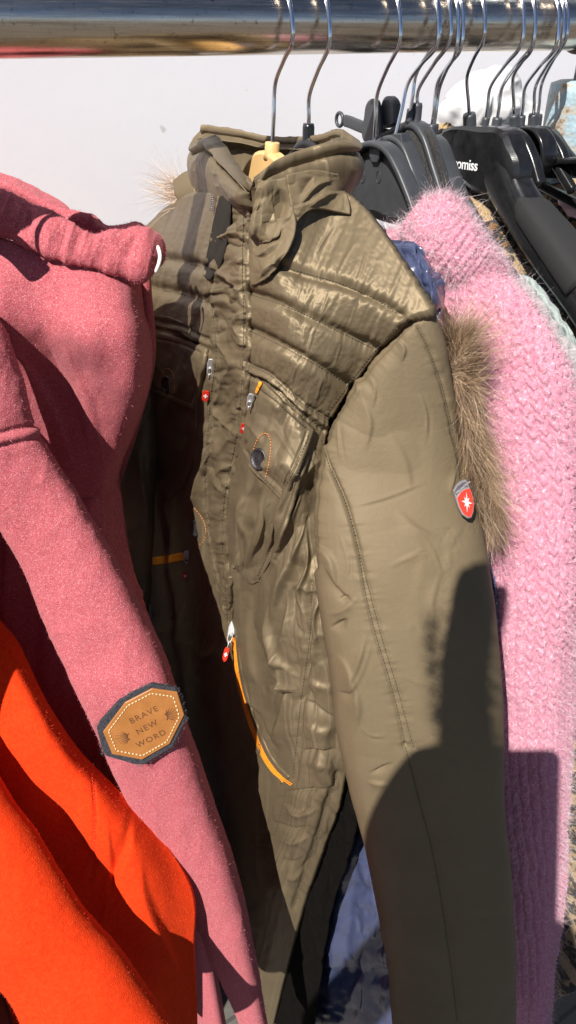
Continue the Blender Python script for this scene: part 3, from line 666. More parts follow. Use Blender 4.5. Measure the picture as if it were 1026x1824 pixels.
px, py, v = grid_patch(rows, 420, 120); G = place(px, py, v, 'x'); n = normals(G, C); h = 0
for k, poly in enumerate([[(600, 560), (700, 540), (790, 560)], [(600, 760), (720, 740), (830, 700)], [(650, 960), (800, 960), (880, 935)], [(650, 1180), (800, 1175), (900, 1150)], [(560, 1380), (700, 1370), (880, 1350)], [(540, 1560), (620, 1585), (760, 1590)], [(540, 1720), (620, 1735), (760, 1740)]]):
    h = h+seam(px, py, poly, 6, 14, 2.2, 22, 45, k+2)
h = h+.005*ridged(px/55, py/110, 41)+.0045*crease(px/36, py/80, 43)+.003*crease(px/14, py/22, 47)+fold(px, py, [(650, 1450), (610, 1600), (585, 1800)], 22, 14)+fold(px, py, [(715, 450), (735, 480), (752, 520)], 10, 7)
shell('body', G+n*h[..., None], .012, M['navy'], navy, n)

# ================================================================== pink fuzzy sweater
pink = thing('pink_sweater', 'fluffy pink mohair knit sweater with folded ribbed collar', 'sweater', (.12, 0, 1.5))
rows = [[(640, 440, .72), (680, 424, .71), (720, 412, .705), (760, 418, .70), (830, 418, .695), (862, 455, .715)],
        [(650, 520, .71), (710, 500, .70), (765, 480, .685), (820, 478, .675), (880, 490, .675), (912, 506, .70)],
        [(670, 620, .71), (750, 600, .695), (815, 580, .68), (880, 560, .66), (935, 560, .655), (965, 572, .685)],
        [(690, 760, .72), (790, 740, .69), (860, 710, .665), (925, 680, .65), (985, 665, .645), (1016, 668, .68)],
        [(730, 900, .73), (820, 890, .70), (890, 870, .68), (955, 840, .665), (1010, 815, .665), (1040, 810, .71)],
        [(760, 1050, .76), (850, 1050, .73), (905, 1040, .705), (955, 1030, .69), (1005, 1020, .69), (1038, 1015, .74)],
        [(770, 1200, .80), (850, 1200, .77), (900, 1200, .745), (950, 1200, .73), (995, 1195, .735), (1026, 1190, .79)],
        [(790, 1380, .86), (860, 1380, .83), (905, 1380, .805), (945, 1380, .795), (985, 1380, .80), (1014, 1380, .86)],
        [(820, 1560, .93), (870, 1560, .90), (912, 1560, .88), (945, 1560, .87), (980, 1560, .88), (1005, 1560, .94)],
        [(840, 1720, 1.0), (880, 1720, .98), (915, 1720, .96), (942, 1720, .955), (968, 1720, .965), (988, 1720, 1.02)],
        [(850, 1870, 1.08), (885, 1870, 1.06), (915, 1870, 1.04), (935, 1870, 1.035), (955, 1870, 1.045), (974, 1870, 1.10)]]
NP, MP = 620, 220
px, py, v = grid_patch(rows, NP, MP); G = place(px, py, v, 'd'); n = normals(G, C)
uu = np.linspace(0, 1, MP)[None]*np.ones((NP, 1)); sv = np.zeros((NP, MP)); sv[1:] = np.cumsum(np.linalg.norm(np.diff(G, axis=0), axis=-1), 0)
su = np.zeros((NP, MP)); su[:, 1:] = np.cumsum(np.linalg.norm(np.diff(G, axis=1), axis=-1), 1)
cw, rh = .0105, .0105
wb = fbm(su/.03, sv/.03, 91, 3)*.006
cu_ = (su+wb)/cw; fr = cu_-np.floor(cu_)
vk = np.abs(np.sin(math.pi*((sv+wb)/rh+np.abs(fr-.5)*1.3+.5*np.floor(cu_))))
ribs = np.sin(math.pi*fr)**.7
kk = .35+.65*np.clip((uu-.45)/.25, 0, 1); h = kk*(.0027*vk*ribs+.0018*ribs)+.0030*fbm(su/.0055, sv/.0055, 71, 3)+.008*fbm(su/.05, sv/.09, 72, 3)
GP = G+n*h[..., None]; shell('sleeve', GP, .014, M['pink'], pink, n)
# ribbed collar lump
G0, c0 = tube_grid([(714, 422, 760, 358, .685, .7, 0), (737, 457, 812, 360, .678, .75, 0), (777, 490, 842, 400, .675, .75, 0), (815, 515, 872, 440, .68, .65, 0), (850, 530, 900, 480, .69, .5, 0)], 140, 180, 2.2)
nn0 = cnormals(G0, c0); th = np.linspace(0, 2*math.pi, 180, endpoint=False)[None]; sl = np.linspace(0, 1, 140)[:, None]
h = .0016*np.abs(np.sin(sl*60))*(.6+.6*np.abs(np.sin(th*24+sl*60)))+.004*fbm(sl*20+th*0, th*5+sl*0, 15, 3); GC = G0+nn0*h[..., None]; tube_mesh('collar', GC, M['pink'], pink)
G0b, c0b = tube_grid([(645, 432, 660, 410, .71, .6, 0), (690, 445, 702, 408, .70, .6, 0), (728, 455, 735, 404, .695, .6, 0), (765, 470, 765, 410, .70, .6, 0)], 60, 90, 2.2)
nb = cnormals(G0b, c0b); h = .003*fbm(np.linspace(0, 9, 60)[:, None]+np.zeros((60, 90)), np.linspace(0, 8, 90)[None]+np.zeros((60, 90)), 19, 3); GCb = G0b+nb*h[..., None]; tube_mesh('neckband', GCb, M['pink'], pink)
# fuzz: short pile all over + long halo hairs
pa, na = scatter(GP, n, 42000, 11); pb, nb2 = scatter(GC, nn0, 12000, 12); pc, nc = scatter(GCb, nb, 2500, 13)
p = np.concatenate([pa, pb, pc]); q = np.concatenate([na, nb2, nc]); V, f, c = strands(p, q*.7+rng.normal(size=p.shape)*.7, rng.uniform(.004, .013, len(p)), .00024, .5, 3, .05, seed=6); mesh_obj('fuzz', V, f, M['fuzz_pink'], pink, col=c, smooth=False)
pa, na = scatter(GP[:, -26:], n[:, -26:], 3200, 21); pb, nb2 = scatter(GC, nn0, 2600, 22); pc, nc = scatter(GCb, nb, 800, 23)
p = np.concatenate([pa, pb, pc]); q = np.concatenate([na, nb2, nc]); V, f, c = strands(p, q+rng.normal(size=p.shape)*.55, rng.uniform(.010, .030, len(p)), .00028, .55, 7, .02, seed=8); mesh_obj('halo_hair', V, f, M['fuzz_halo'], pink, col=c, smooth=False)

# ================================================================== olive parka
olive = thing('olive_parka', 'olive green parka with quilted yoke, red sleeve badge and fur trimmed hood', 'jacket', (0, 0, 1.57))
rows = [
 [(258, 402, .000), (305, 362, -.012), (362, 345, -.050), (440, 358, -.072), (530, 368, -.050), (612, 345, -.008), (690, 430, .000), (764, 552, .004)],
 [(246, 460, -.015), (300, 450, -.035), (365, 468, -.070), (440, 462, -.080), (493, 471, -.075), (560, 490, -.055), (630, 514, -.036), (714, 572, -.012)],
 [(243, 510, -.02), (300, 516, -.042), (368, 538, -.075), (440, 522, -.085), (497, 541, -.082), (549, 563, -.068), (604, 591, -.048), (668, 630, -.020)],
 [(240, 555, -.02), (300, 560, -.045), (372, 590, -.078), (440, 587, -.088), (497, 614, -.086), (540, 637, -.076), (583, 662, -.058), (624, 690, -.034)],
 [(238, 585, -.02), (300, 588, -.047), (374, 620, -.080), (440, 650, -.090), (480, 668, -.090), (514, 698, -.082), (549, 726, -.070), (588, 750, -.050)],
 [(232, 760, -.02), (295, 780, -.050), (362, 790, -.080), (430, 800, -.090), (470, 810, -.092), (505, 815, -.086), (540, 825, -.078), (572, 832, -.060)],
 [(220, 930, -.02), (290, 940, -.050), (355, 940, -.078), (402, 950, -.088), (450, 955, -.093), (490, 955, -.090), (525, 955, -.084), (568, 960, -.066)],
 [(205, 1090, -.02), (280, 1100, -.048), (350, 1105, -.074), (410, 1110, -.086), (460, 1110, -.094), (505, 1115, -.092), (550, 1115, -.084), (605, 1120, -.064)],
 [(200, 1260, -.02), (275, 1270, -.046), (350, 1280, -.070), (425, 1280, -.084), (475, 1280, -.094), (520, 1280, -.093), (565, 1285, -.084), (618, 1290, -.058)],
 [(200, 1430, -.02), (270, 1430, -.044), (350, 1430, -.066), (440, 1430, -.084), (490, 1430, -.092), (530, 1430, -.090), (565, 1432, -.082), (600, 1440, -.060)],
 [(200, 1600, -.02), (270, 1600, -.042), (335, 1600, -.062), (400, 1600, -.080), (440, 1600, -.088), (475, 1600, -.086), (508, 1602, -.078), (541, 1605, -.060)],
 [(200, 1860, -.02), (270, 1850, -.040), (325, 1850, -.058), (360, 1850, -.074), (390, 1850, -.080), (420, 1850, -.078), (448, 1850, -.072), (478, 1850, -.056)]]
NB, MB_ = 760, 330
px, py, v = grid_patch(rows, NB, MB_); G = place(px, py, v, 'x'); n = normals(G, C)
QA = [(493, 471), (549, 488), (610, 506), (677, 537), (712, 562)]; QB = [(438, 522), (497, 541), (549, 563), (604, 591), (668, 622)]; QC = [(438, 586), (497, 614), (549, 642), (583, 662), (622, 686)]
YK = [(438, 648), (480, 668), (514, 698), (549, 726), (590, 750)]; YK2 = [(438, 664), (480, 685), (514, 716), (549, 744), (578, 768)]
FA = [(250, 452), (285, 460), (330, 468), (364, 478)]; FB = [(245, 506), (285, 516), (330, 526), (370, 541)]; FY = [(245, 566), (285, 574), (330, 584), (374, 608)]; FY2 = [(245, 580), (285, 588), (330, 600), (374, 626)]
SIDE = [(556, 1040), (551, 1140), (536, 1250), (521, 1390)]; HEMSEAM = [(600, 1380), (578, 1450), (552, 1530), (524, 1615)]
h = np.zeros_like(px)
up = 1/(1+np.exp((py-(650+.65*(px-440)))/16.))          # quilted yoke region (above yoke seam)
for k, q in enumerate((QA, QB, QC, FA, FB)): h += seam(px, py, q, 6.0, 10, 1.3, 12, 20, 3+k)
for k, q in enumerate((YK, YK2, FY, FY2)): h += seam(px, py, q, 3.0, 5, 1.1, 10, 12, 23+k)
h += stroke(px, py, [((a[0]+b[0])/2, (a[1]+b[1])/2) for a, b in zip(YK, YK2)], 7, 3.5, .02)
# quilt: gathered vertical ripples, everywhere in the yoke
gx = px*.92+py*.38
h += up*(.0010*(vnoise(gx/7., (py-.45*px)/230, 33)-.5)+.0010*(vnoise(gx/19., (py-.45*px)/190, 35)-.5)+.0016*fbm(gx/60, py/150, 34, 1))
for q in ([(600, 395), (575, 430), (556, 465)], [(640, 420), (610, 470), (596, 500)], [(655, 440), (640, 490), (628, 508)], [(540, 500), (530, 530), (528, 548)], [(590, 510), (578, 545), (570, 566)], [(640, 530), (625, 570), (616, 592)], [(470, 480), (462, 505), (460, 520)], [(480, 545), (474, 575), (472, 596)], [(520, 560), (512, 595), (508, 618)], [(560, 580), (552, 612), (546, 636)], [(610, 600), (598, 640), (590, 660)], [(470, 610), (466, 640), (464, 655)], [(530, 640), (522, 675), (518, 695)], [(575, 665), (566, 700), (560, 725)], [(320, 470), (316, 495), (318, 520)], [(340, 530), (336, 560), (338, 585)]): h += stroke(px, py, q, 2.6, .9, .4)
# lower body: satin drapes
lo = 1-up
h += lo*(.0058*ridged(px/60, py/150, 51, 1, .9)+.0048*crease(px/34, py/75, 53, 1.6)+.0011*crease(px/16, py/30, 54, 1.6))
for q, w_, a in [([(470, 880), (455, 960), (440, 1010)], 16, 6), ([(500, 880), (480, 970), (455, 1035)], 10, -6), ([(545, 860), (505, 960), (470, 1040)], 12, 7), ([(555, 900), (520, 1000), (490, 1080), (482, 1150)], 14, 8),
    ([(548, 960), (540, 1010), (520, 1060), (525, 1110), (548, 1135)], 13, -8), ([(545, 930), (548, 1000), (535, 1060), (545, 1105)], 10, 7), ([(480, 1060), (478, 1120), (500, 1180), (540, 1220)], 16, 8), ([(430, 960), (420, 1030), (412, 1100)], 10, 6),
    ([(445, 1040), (440, 1120), (455, 1200), (470, 1260)], 16, 5), ([(470, 1215), (500, 1235), (530, 1235)], 8, -5), ([(475, 1200), (505, 1222), (530, 1228)], 9, 5), ([(540, 1210), (575, 1222), (600, 1210)], 12, 2.5), ([(530, 1240), (570, 1265), (605, 1275)], 9, -5),
    ([(535, 1290), (570, 1300), (600, 1290)], 16, 3), ([(520, 1340), (560, 1340), (605, 1330)], 9, -5), ([(520, 1365), (560, 1358), (600, 1365)], 12, 2.5), ([(500, 1410), (560, 1410), (600, 1400)], 6, -5), ([(500, 1430), (530, 1450), (570, 1440)], 9, 5), ([(480, 1460), (520, 1480), (560, 1470)], 7, -4),
    ([(490, 1500), (520, 1500), (555, 1490)], 9, 5), ([(495, 1530), (520, 1540), (545, 1525)], 7, -4), ([(500, 1560), (520, 1565), (540, 1555)], 8, 4), ([(440, 1240), (470, 1300), (500, 1345)], 10, -4), ([(580, 1050), (560, 1100), (570, 1150)], 10, 6)]:
    h += fold(px, py, q, w_*.75, a*1.05)
h += seam(px, py, SIDE, 4.0, 6, .7, 10, 12, 61)+seam(px, py, HEMSEAM, 4, 6, 2.4, 16, 24, 62)
h += .0006*fbm(px/7, py/7, 90, 2)
GB = G+n*h[..., None]
body = shell('body_front', GB, .012, M['nylon'], olive, n)
# back panel (closed body)
Gs = G[70::8, 12:-24:6]; su_ = np.linspace(0, 1, Gs.shape[1])[None]; bk = Gs.copy(); bk[..., 0] = np.maximum(Gs[..., 0]+.016, .016+.022*np.sin(math.pi*su_)); shell('body_back', bk, .008, M['nylon'], olive, normals(bk, np.array([3., 0, 1.2])))
rows_l = [[(585, 1380, -.048), (612, 1395, -.048), (640, 1420, -.046)], [(560, 1480, -.048), (594, 1490, -.048), (626, 1500, -.046)], [(530, 1580, -.048), (566, 1590, -.048), (596, 1600, -.046)], [(500, 1700, -.048), (538, 1700, -.048), (574, 1700, -.046)], [(470, 1860, -.048), (510, 1860, -.048), (556, 1860, -.046)]]
pxl, pyl, vl = grid_patch(rows_l, 80, 30); Gl = place(pxl, pyl, vl, 'x'); nl = normals(Gl, C); shell('lining', Gl+nl*(.006*ridged(pxl/25, pyl/70, 9, 2))[..., None], .004, M['shaded_black_lining'], olive, nl)  # hem lining, near-black because the shade there is put into its colour
# near sleeve
SL = [(738, 566, 776, 560, .572, .70, 0), (684, 616, 791, 606, .588, .60, 0), (628, 686, 806, 686, .610, .54, 0), (586, 752, 815, 760, .628, .52, 0), (563, 835, 827, 842, .640, .52, 0), (553, 930, 852, 925, .644, .56, 0), (556, 1000, 870, 1010, .646, .58, 0), (570, 1090, 882, 1105, .656, .6, 0), (588, 1200, 892, 1210, .672, .6, 0), (600, 1300, 895, 1310, .696, .6, 0),
      (622, 1400, 896, 1400, .728, .6, 0), (648, 1500, 905, 1510, .770, .6, 0), (668, 1600, 913, 1610, .815, .6, 0), (688, 1710, 917, 1710, .866, .6, 0), (702, 1860, 916, 1860, .94, .6, 0)]
GS, cs = tube_grid(SL, 620, 300, 2.4); ns = cnormals(GS, cs); px, py = proj(GS)
front = ((C-GS)*ns).sum(-1) > 0
S1 = [(572, 782), (590, 840), (614, 890), (634, 960), (646, 1030), (656, 1080), (672, 1140), (692, 1205), (712, 1280), (722, 1330)]
S2 = [(592, 838), (618, 905), (640, 985), (657, 1050), (684, 1150), (706, 1220), (728, 1300), (738, 1335)]
S1b = S1[-1:]+[(745, 1420), (775, 1540), (800, 1700), (815, 1824)]
S3 = [(742, 582), (762, 620), (785, 680), (800, 740), (815, 810), (824, 850)]
ARM = [(760, 556), (720, 582), (675, 628), (625, 692), (588, 750), (567, 835), (556, 930), (558, 1010)]
h = .0012*ridged(px/150, py/220, 71, 1, .8)+.0012*crease(px/95, py/80, 73)+.0030*fbm(px/26, py/24, 75, 4)*np.exp(-((px-800)/26)**2)*(py > 940)
h += seam(px, py, S1, 2.8, 3.5, 1.9, 13, 8, 81)+seam(px, py, S2, 2.4, 3.5, 1.8, 13, 8, 82)+seam(px, py, S3, 1.8, 4, .8, 16, 9, 83)+seam(px, py, S1b, 1.8, 5, 1.0, 24, 12, 84)+seam(px, py, ARM, 4.5, 7, 2.2, 16, 15, 85)
for q, w_, a in [([(555, 960), (590, 1000), (600, 1060)], 14, 6), ([(575, 1000), (600, 1050), (640, 1080)], 9, -5), ([(585, 1120), (605, 1110), (622, 1100)], 9, -7), ([(580, 1095), (610, 1085), (640, 1060)], 9, 5), ([(600, 1068), (612, 1064), (624, 1060)], 5, -4),
    ([(590, 1160), (620, 1190), (640, 1260), (628, 1320)], 14, 6), ([(600, 1230), (625, 1235), (640, 1215)], 8, -5), ([(655, 1120), (640, 1180), (620, 1230)], 10, 5), ([(655, 1378), (675, 1370), (702, 1357)], 5, -6), ([(650, 1390), (680, 1395), (700, 1400)], 8, 4), ([(700, 1010), (740, 990), (770, 985)], 7, 2.5), ([(690, 760), (720, 820), (735, 880)], 18, 3),
    ([(640, 700), (660, 750), (650, 810)], 12, 4), ([(790, 1010), (770, 1080), (790, 1130)], 10, 2.5), ([(700, 900), (740, 940), (790, 960)], 14, 3), ([(812, 830), (806, 860), (800, 885)], 6, 3), ([(620, 660), (640, 690), (630, 720)], 8, 4), ([(700, 600), (720, 620), (715, 650)], 9, 4)]:
    h += np.where(front, fold(px, py, q, w_*.8, a*.55), 0)
for q in ([(615, 905), (690, 885), (765, 855)], [(690, 1012), (730, 990), (765, 975)], [(600, 740), (604, 790), (612, 830)], [(650, 660), (668, 690), (662, 730)], [(745, 940), (775, 985), (792, 1035)], [(600, 940), (620, 1000), (612, 1050)], [(665, 1130), (648, 1190), (625, 1235)], [(690, 1060), (730, 1110), (745, 1180)], [(640, 1290), (660, 1310), (690, 1312)], [(745, 690), (760, 740), (758, 790)], [(705, 1200), (755, 1225), (800, 1270)]):
    h += np.where(front, stroke(px, py, q, 2.8, .8, .4)-stroke(px, py, off_(q), 3.5, .6, .4), 0)
h += .0002*fbm(px/6, py/6, 92, 2)
GSL = GS+ns*h[..., None]; slv = tube_mesh('sleeve', GSL, M['sleeve_nylon'], olive)
# far sleeve
Gf, cf = tube_grid([(250, 405, 290, 400, .98, .5, 0), (225, 520, 290, 520, 1.01, .5, 0), (205, 700, 285, 700, 1.06, .5, 0), (195, 900, 275, 900, 1.13, .5, 0), (190, 1100, 265, 1100, 1.22, .5, 0), (190, 1300, 255, 1300, 1.33, .5, 0)], 160, 60, 2.2)
nf_ = cnormals(Gf, cf); pfx, pfy = proj(Gf); tube_mesh('sleeve', Gf+nf_*(.006*ridged(pfx/40, pfy/60, 12))[..., None], M['nylon'], olive)
# collar ring
top = [(430, 328, -.078), (398, 288, -.062), (366, 250, -.045), (343, 262, -.015), (366, 229, .012), (440, 238, .03), (500, 250, .045), (585, 250, .045), (630, 247, .032), (636, 258, .014), (606, 254, -.006), (545, 266, -.032), (494, 286, -.056), (470, 304, -.070)]
bot = [(436, 372, -.080), (402, 362, -.070), (372, 350, -.052), (342, 330, -.015), (366, 300, .012), (440, 300, .03), (500, 310, .045), (585, 320, .045), (626, 330, .032), (622, 352, .012), (592, 366, -.014), (545, 380, -.042), (500, 392, -.066), (466, 398, -.080)]
mid1 = [(a[0]*.75+b[0]*.25, a[1]*.75+b[1]*.25, a[2]-.004 if i not in (4, 5, 6, 7) else a[2]) for i, (a, b) in enumerate(zip(top, bot))]
mid2 = [(a[0]*.45+b[0]*.55, a[1]*.45+b[1]*.55, a[2]-.003 if i not in (4, 5, 6, 7) else a[2]) for i, (a, b) in enumerate(zip(top, bot))]
px, py, v = grid_patch([top, mid1, mid2, bot], 70, 420); Gc = place(px, py, v, 'x'); cen = Gc.mean((0, 1)); nc_ = np.cross(np.gradient(Gc, axis=0), np.gradient(Gc, axis=1)); nc_ /= np.linalg.norm(nc_, axis=-1, keepdims=True)+1e-9
if (nc_*(Gc-cen)).sum(-1).mean() < 0: nc_ = -nc_
tt = np.linspace(0, 1, 70)[:, None]*np.ones((1, 420)); ss = np.cumsum(np.r_[0, np.linalg.norm(np.diff(Gc[0], axis=0), axis=-1)])[None]*np.ones((70, 1))
h = -.0045*np.exp(-((tt-.24)/.045)**2)+.004*np.exp(-((tt-.09)/.10)**2)+.006*np.sin(math.pi*np.clip((tt-.24)/.76, 0, 1))+.0016*np.exp(-np.abs(tt-.24)/.15)*(2*vnoise(ss/.006, tt*2, 4)-1)+.003*ridged(ss/.03, tt*1.2, 16, 2)
Gc = Gc+nc_*h[..., None]; col = shell('collar', Gc, .017, M['nylon'], olive, nc_)
bC = bvh_of(body, slv, col)
# collar lining patch
# throat drape and the snap panel over the near collar
Gd, px, py = decal_grid(bC, [[(460, 322, 4), (488, 322, 5), (513, 316, 9)], [(452, 375, 3), (486, 380, 3), (521, 372, 11)], [(445, 425, 3), (482, 428, 4), (524, 410, 11)], [(443, 470, 3), (470, 472, 6), (506, 456, 9)], [(447, 508, 1), (458, 504, 3), (480, 490, 5)]], 150, 110, .003)
nd = normals(Gd, C); h = stroke(px, py, [(508, 335), (492, 380), (474, 418)], 13, -9, .3)+fold(px, py, [(516, 395), (480, 428), (452, 432)], 9, 5)+fold(px, py, [(505, 425), (476, 452), (452, 455)], 8, 5)+fold(px, py, [(510, 445), (478, 480), (456, 500)], 10, 4)+fold(px, py, [(470, 330), (456, 400), (450, 470)], 9, 4)+.0008*crease(px/14, py/22, 26); shell('throat_fold', Gd+nd*h[..., None], .002, M['sleeve_nylon'], olive, nd)
Gd, px, py = decal_grid(bC, [[(512, 313, 9), (560, 304, 6), (602, 312, 3)], [(516, 342, 10), (562, 334, 9), (614, 340, 3)], [(521, 370, 10), (560, 354, 10), (622, 362, 2)], [(526, 396, 6), (560, 371, 8), (623, 380, 0)]], 110, 120, .004)
nd = normals(Gd, C); h = fold(px, py, [(600, 318), (560, 335), (530, 372)], 9, 4)+fold(px, py, [(610, 345), (575, 352), (548, 372)], 7, 4)+fold(px, py, [(560, 312), (545, 335), (532, 350)], 6, -3)+.0008*crease(px/20, py/16, 27); shell('snap_panel', Gd+nd*h[..., None], .0025, M['sleeve_nylon'], olive, nd)
# placket (storm flap over the zip)
PL = [[(388, 338, 5), (410, 330, 5), (430, 335, 4), (446, 345, 0)], [(381, 385, 8), (405, 385, 7), (424, 385, 5), (443, 390, 0)], [(370, 440, 7), (398, 440, 7), (420, 440, 5), (441, 440, 0)], [(360, 500, 4), (390, 500, 6), (416, 500, 4), (441, 500, 0)], [(370, 560, 3), (396, 560, 5), (420, 560, 3), (443, 560, 0)], [(376, 630, 2), (398, 630, 4), (420, 630, 3), (442, 630, 0)], [(366, 710, 2), (392, 715, 4), (414, 715, 3), (437, 715, 0)],
      [(360, 790, 2), (384, 790, 4), (406, 790, 3), (428, 790, 0)], [(357, 860, 2), (376, 865, 4), (394, 865, 3), (412, 865, 0)], [(362, 930, 2), (378, 935, 4), (392, 935, 3), (405, 935, 0)], [(374, 1000, 1), (386, 1010, 3), (396, 1010, 3), (406, 1010, 0)], [(392, 1070, 0), (400, 1075, 2), (406, 1075, 2), (412, 1075, 0)], [(404, 1112, 0), (408, 1112, 1), (410, 1112, 1), (414, 1112, 0)]]
bB = bvh_of(body)
Gp, px, py = decal_grid(bB, PL, 420, 90, .0065); npl = normals(Gp, C)
cu1 = np.linspace(0, 1, 90)[None]*np.ones((420, 1))
h = .0040*ridged(px/46-py/80, py/40+px/60, 101, 1, .7)+.0038*crease(px/26-py/60, py/24+px/50, 102, 1.4)+.0010*crease(px/11, py/11, 106, 1.4)
ed = np.minimum(cu1, 1-cu1); h *= np.clip(ed/.15, .1, 1)
RL = [(r[3][0]-9, r[3][1]) for r in PL]; LL = [(r[0][0]+9, r[0][1]) for r in PL]
h += seam(px, py, RL, 2.0, 3.5, 1.8, 11, 12, 103)+seam(px, py, LL, 1.8, 3.5, 1.6, 11, 10, 104)
Gp = Gp+npl*h[..., None]; plk = shell('placket', Gp, .0065, M['nylon'], olive, npl)
# dark strip standing in for the shade on the placket top, with zip teeth
Gd, px, py = decal_grid(bB, [[(391, 350, 8), (400, 348, 9), (410, 352, 9)], [(382, 385, 9), (394, 388, 10), (409, 392, 10)], [(373, 430, 8), (386, 434, 9), (402, 440, 9)], [(366, 465, 6), (376, 470, 7), (390, 478, 7)], [(362, 490, 4), (367, 495, 5), (374, 498, 5)]], 70, 30, .0062); shell('placket_shade_strip', Gd, .001, M['placket_shade'], olive, normals(Gd, C))
parts = []
for k in range(12):
    a, _ = hit(bvh_of(body), 379+2.6*math.sin(k), 340+k*3.2, .013) if k == 0 else hit(bB, 380-k*.35, 338+k*3.2, .013)
    parts.append(plate([a+R*.0014+U*.0005, a-R*.0014+U*.0005, a-R*.0014-U*.0003, a+R*.0014-U*.0003], -F, .0015, .0002))
V, f = merge(parts); mesh_obj('zip_teeth', V, f, M['snap'], olive, smooth=False)
# pockets
bA = bvh_of(body, plk)
def pocket_flap(rows, lift, thick, seedn):
    Gd, px, py = decal_grid(bB, rows, 110, 110, lift); nd = normals(Gd, C); h = .0022*ridged(px/50-py/80, py/90, seedn, 2)+.0015*fbm(px/30, py/30, seedn+3, 3)
    # stitched border groove
    N, Mq = h.shape; e = np.minimum(np.minimum(np.arange(N)[:, None], N-1-np.arange(N)[:, None]), np.minimum(np.arange(Mq)[None], Mq-1-np.arange(Mq)[None])); h = h-.0012*np.exp(-((e-9)/2.5)**2)
    Gd = Gd+nd*h[..., None]; return shell('pocket_flap', Gd, thick, M['nylon'], olive, nd)
bag = [[(428, 790, 0), (480, 800, 3), (548, 812, 4)], [(412, 860, 2), (465, 880, 8), (530, 870, 7)], [(404, 930, 3), (448, 945, 10), (505, 940, 8)], [(408, 990, 2), (436, 1010, 8), (480, 1000, 5)], [(430, 1030, 0), (446, 1040, 3), (460, 1034, 1)]]
Gd, px, py = decal_grid(bB, bag, 130, 110, .003); nd = normals(Gd, C); h = fold(px, py, [(500, 830), (470, 930), (440, 1010)], 14, 6)+fold(px, py, [(450, 830), (432, 920), (425, 990)], 12, 5)+fold(px, py, [(475, 850), (452, 940), (440, 1000)], 9, -5)+fold(px, py, [(530, 830), (500, 920), (465, 1010)], 8, 6)+.003*ridged(px/30, py/110, 37, 2); pk1 = shell('pocket', Gd+nd*h[..., None], .004, M['nylon'], olive, nd)
fl1 = pocket_flap([[(452, 676, 0), (490, 706, 1), (525, 738, 1), (558, 766, 1)], [(444, 720, 2), (480, 745, 3), (515, 775, 3), (545, 800, 3)], [(434, 765, 5), (470, 790, 7), (500, 815, 8), (524, 845, 8)], [(424, 800, 8), (450, 838, 11), (480, 868, 12), (502, 892, 11)]], .009, .005, 141)
fl2 = pocket_flap([[(262, 592, 0), (300, 598, 1), (335, 608, 1), (366, 622, 1)], [(262, 630, 2), (298, 636, 3), (332, 648, 3), (360, 660, 2)], [(261, 665, 4), (296, 676, 5), (328, 690, 5), (352, 700, 4)], [(260, 692, 6), (292, 706, 9), (320, 718, 10), (344, 728, 9)]], .009, .005, 151)
Gd, px, py = decal_grid(bB, [[(262, 690, 0), (310, 700, 3), (350, 710, 3)], [(262, 770, 2), (305, 780, 7), (348, 770, 4)], [(264, 840, 2), (300, 850, 7), (342, 830, 3)], [(275, 880, 0), (300, 885, 2), (325, 870, 1)]], 70, 60, .003); nd = normals(Gd, C); shell('pocket', Gd+nd*(.004*ridged(px/40, py/80, 45))[..., None], .004, M['nylon'], olive, nd)
bF = bvh_of(body, plk, fl1, fl2, slv, pk1)
# snaps
def disc(center, nrm, up, rx, ry, h):
    nrm = nrm/np.linalg.norm(nrm); e1 = np.cross(up, nrm); e1 /= np.linalg.norm(e1); e2 = np.cross(nrm, e1)
    th = np.linspace(0, 2*math.pi, 40, endpoint=False); rings = []
    for s, z in ((1, -.001), (1.0, h*.5), (.93, h), (.80, h), (.76, h*.6), (.4, h*.75), (.05, h*.95)): rings.append([center+e1*rx*s*math.cos(a)+e2*ry*s*math.sin(a)+nrm*z for a in th])
    G = np.array(rings); f = gfaces(7, 40, True).tolist()+[[6*40+j for j in range(40)]]; return G.reshape(-1, 3), f
for (sx, sy, r_) in ((462, 818, .0098), (297, 685, .0105), (349, 941, .0105)):
    a, nn = hit(bF, sx, sy, .0035); q = [hit(bF, sx+dx, sy+dy)[1] for dx in (-16, 0, 16) for dy in (-16, 0, 16)]; nn = np.mean(q, 0); vw = (C-a)/np.linalg.norm(C-a); nn = nn/np.linalg.norm(nn)*.6+vw*.6-R*.35; V, f = disc(a, nn, np.array([0, 0, 1.]), r_, r_*1.05, .0022); mesh_obj('snap_button', V, f, M['snap'], olive)
# stitching
for sp in ([(448, 828), (452, 800), (462, 778), (474, 772), (481, 782), (482, 800), (478, 830), (472, 856)], [(284, 690), (286, 668), (295, 657), (305, 660), (310, 675), (311, 705)], [(346, 905), (358, 920), (366, 940), (364, 960), (354, 970), (338, 960)]):
    V, f = stitches(bF, [sp], .0004, 5.2, .7, .0007); mesh_obj('orange_stitching', V, f, M['orangethread'], olive)
def off(poly, dx, dy): return [(a+dx, b+dy) for a, b in poly]
V, f = stitches(bF, [QA, QB, QC, YK, YK2, FA, FB, FY, FY2, S1, S2, S3, SIDE, HEMSEAM, RL, LL, S1b, off(ARM[1:6], -12, 3), [(460, 688), (500, 722), (550, 766)], [(550, 775), (524, 838), (500, 880)], [(430, 800), (455, 836), (498, 882)], [(268, 690), (300, 704), (338, 720)], [(540, 815), (505, 925), (458, 1028)], [(410, 860), (404, 940), (420, 1000), (446, 1034)], [(510, 1402), (502, 1440), (488, 1490)]], .00034, 6, .66, .0004); mesh_obj('seam_stitching', V, f, M['olivethread'], olive)
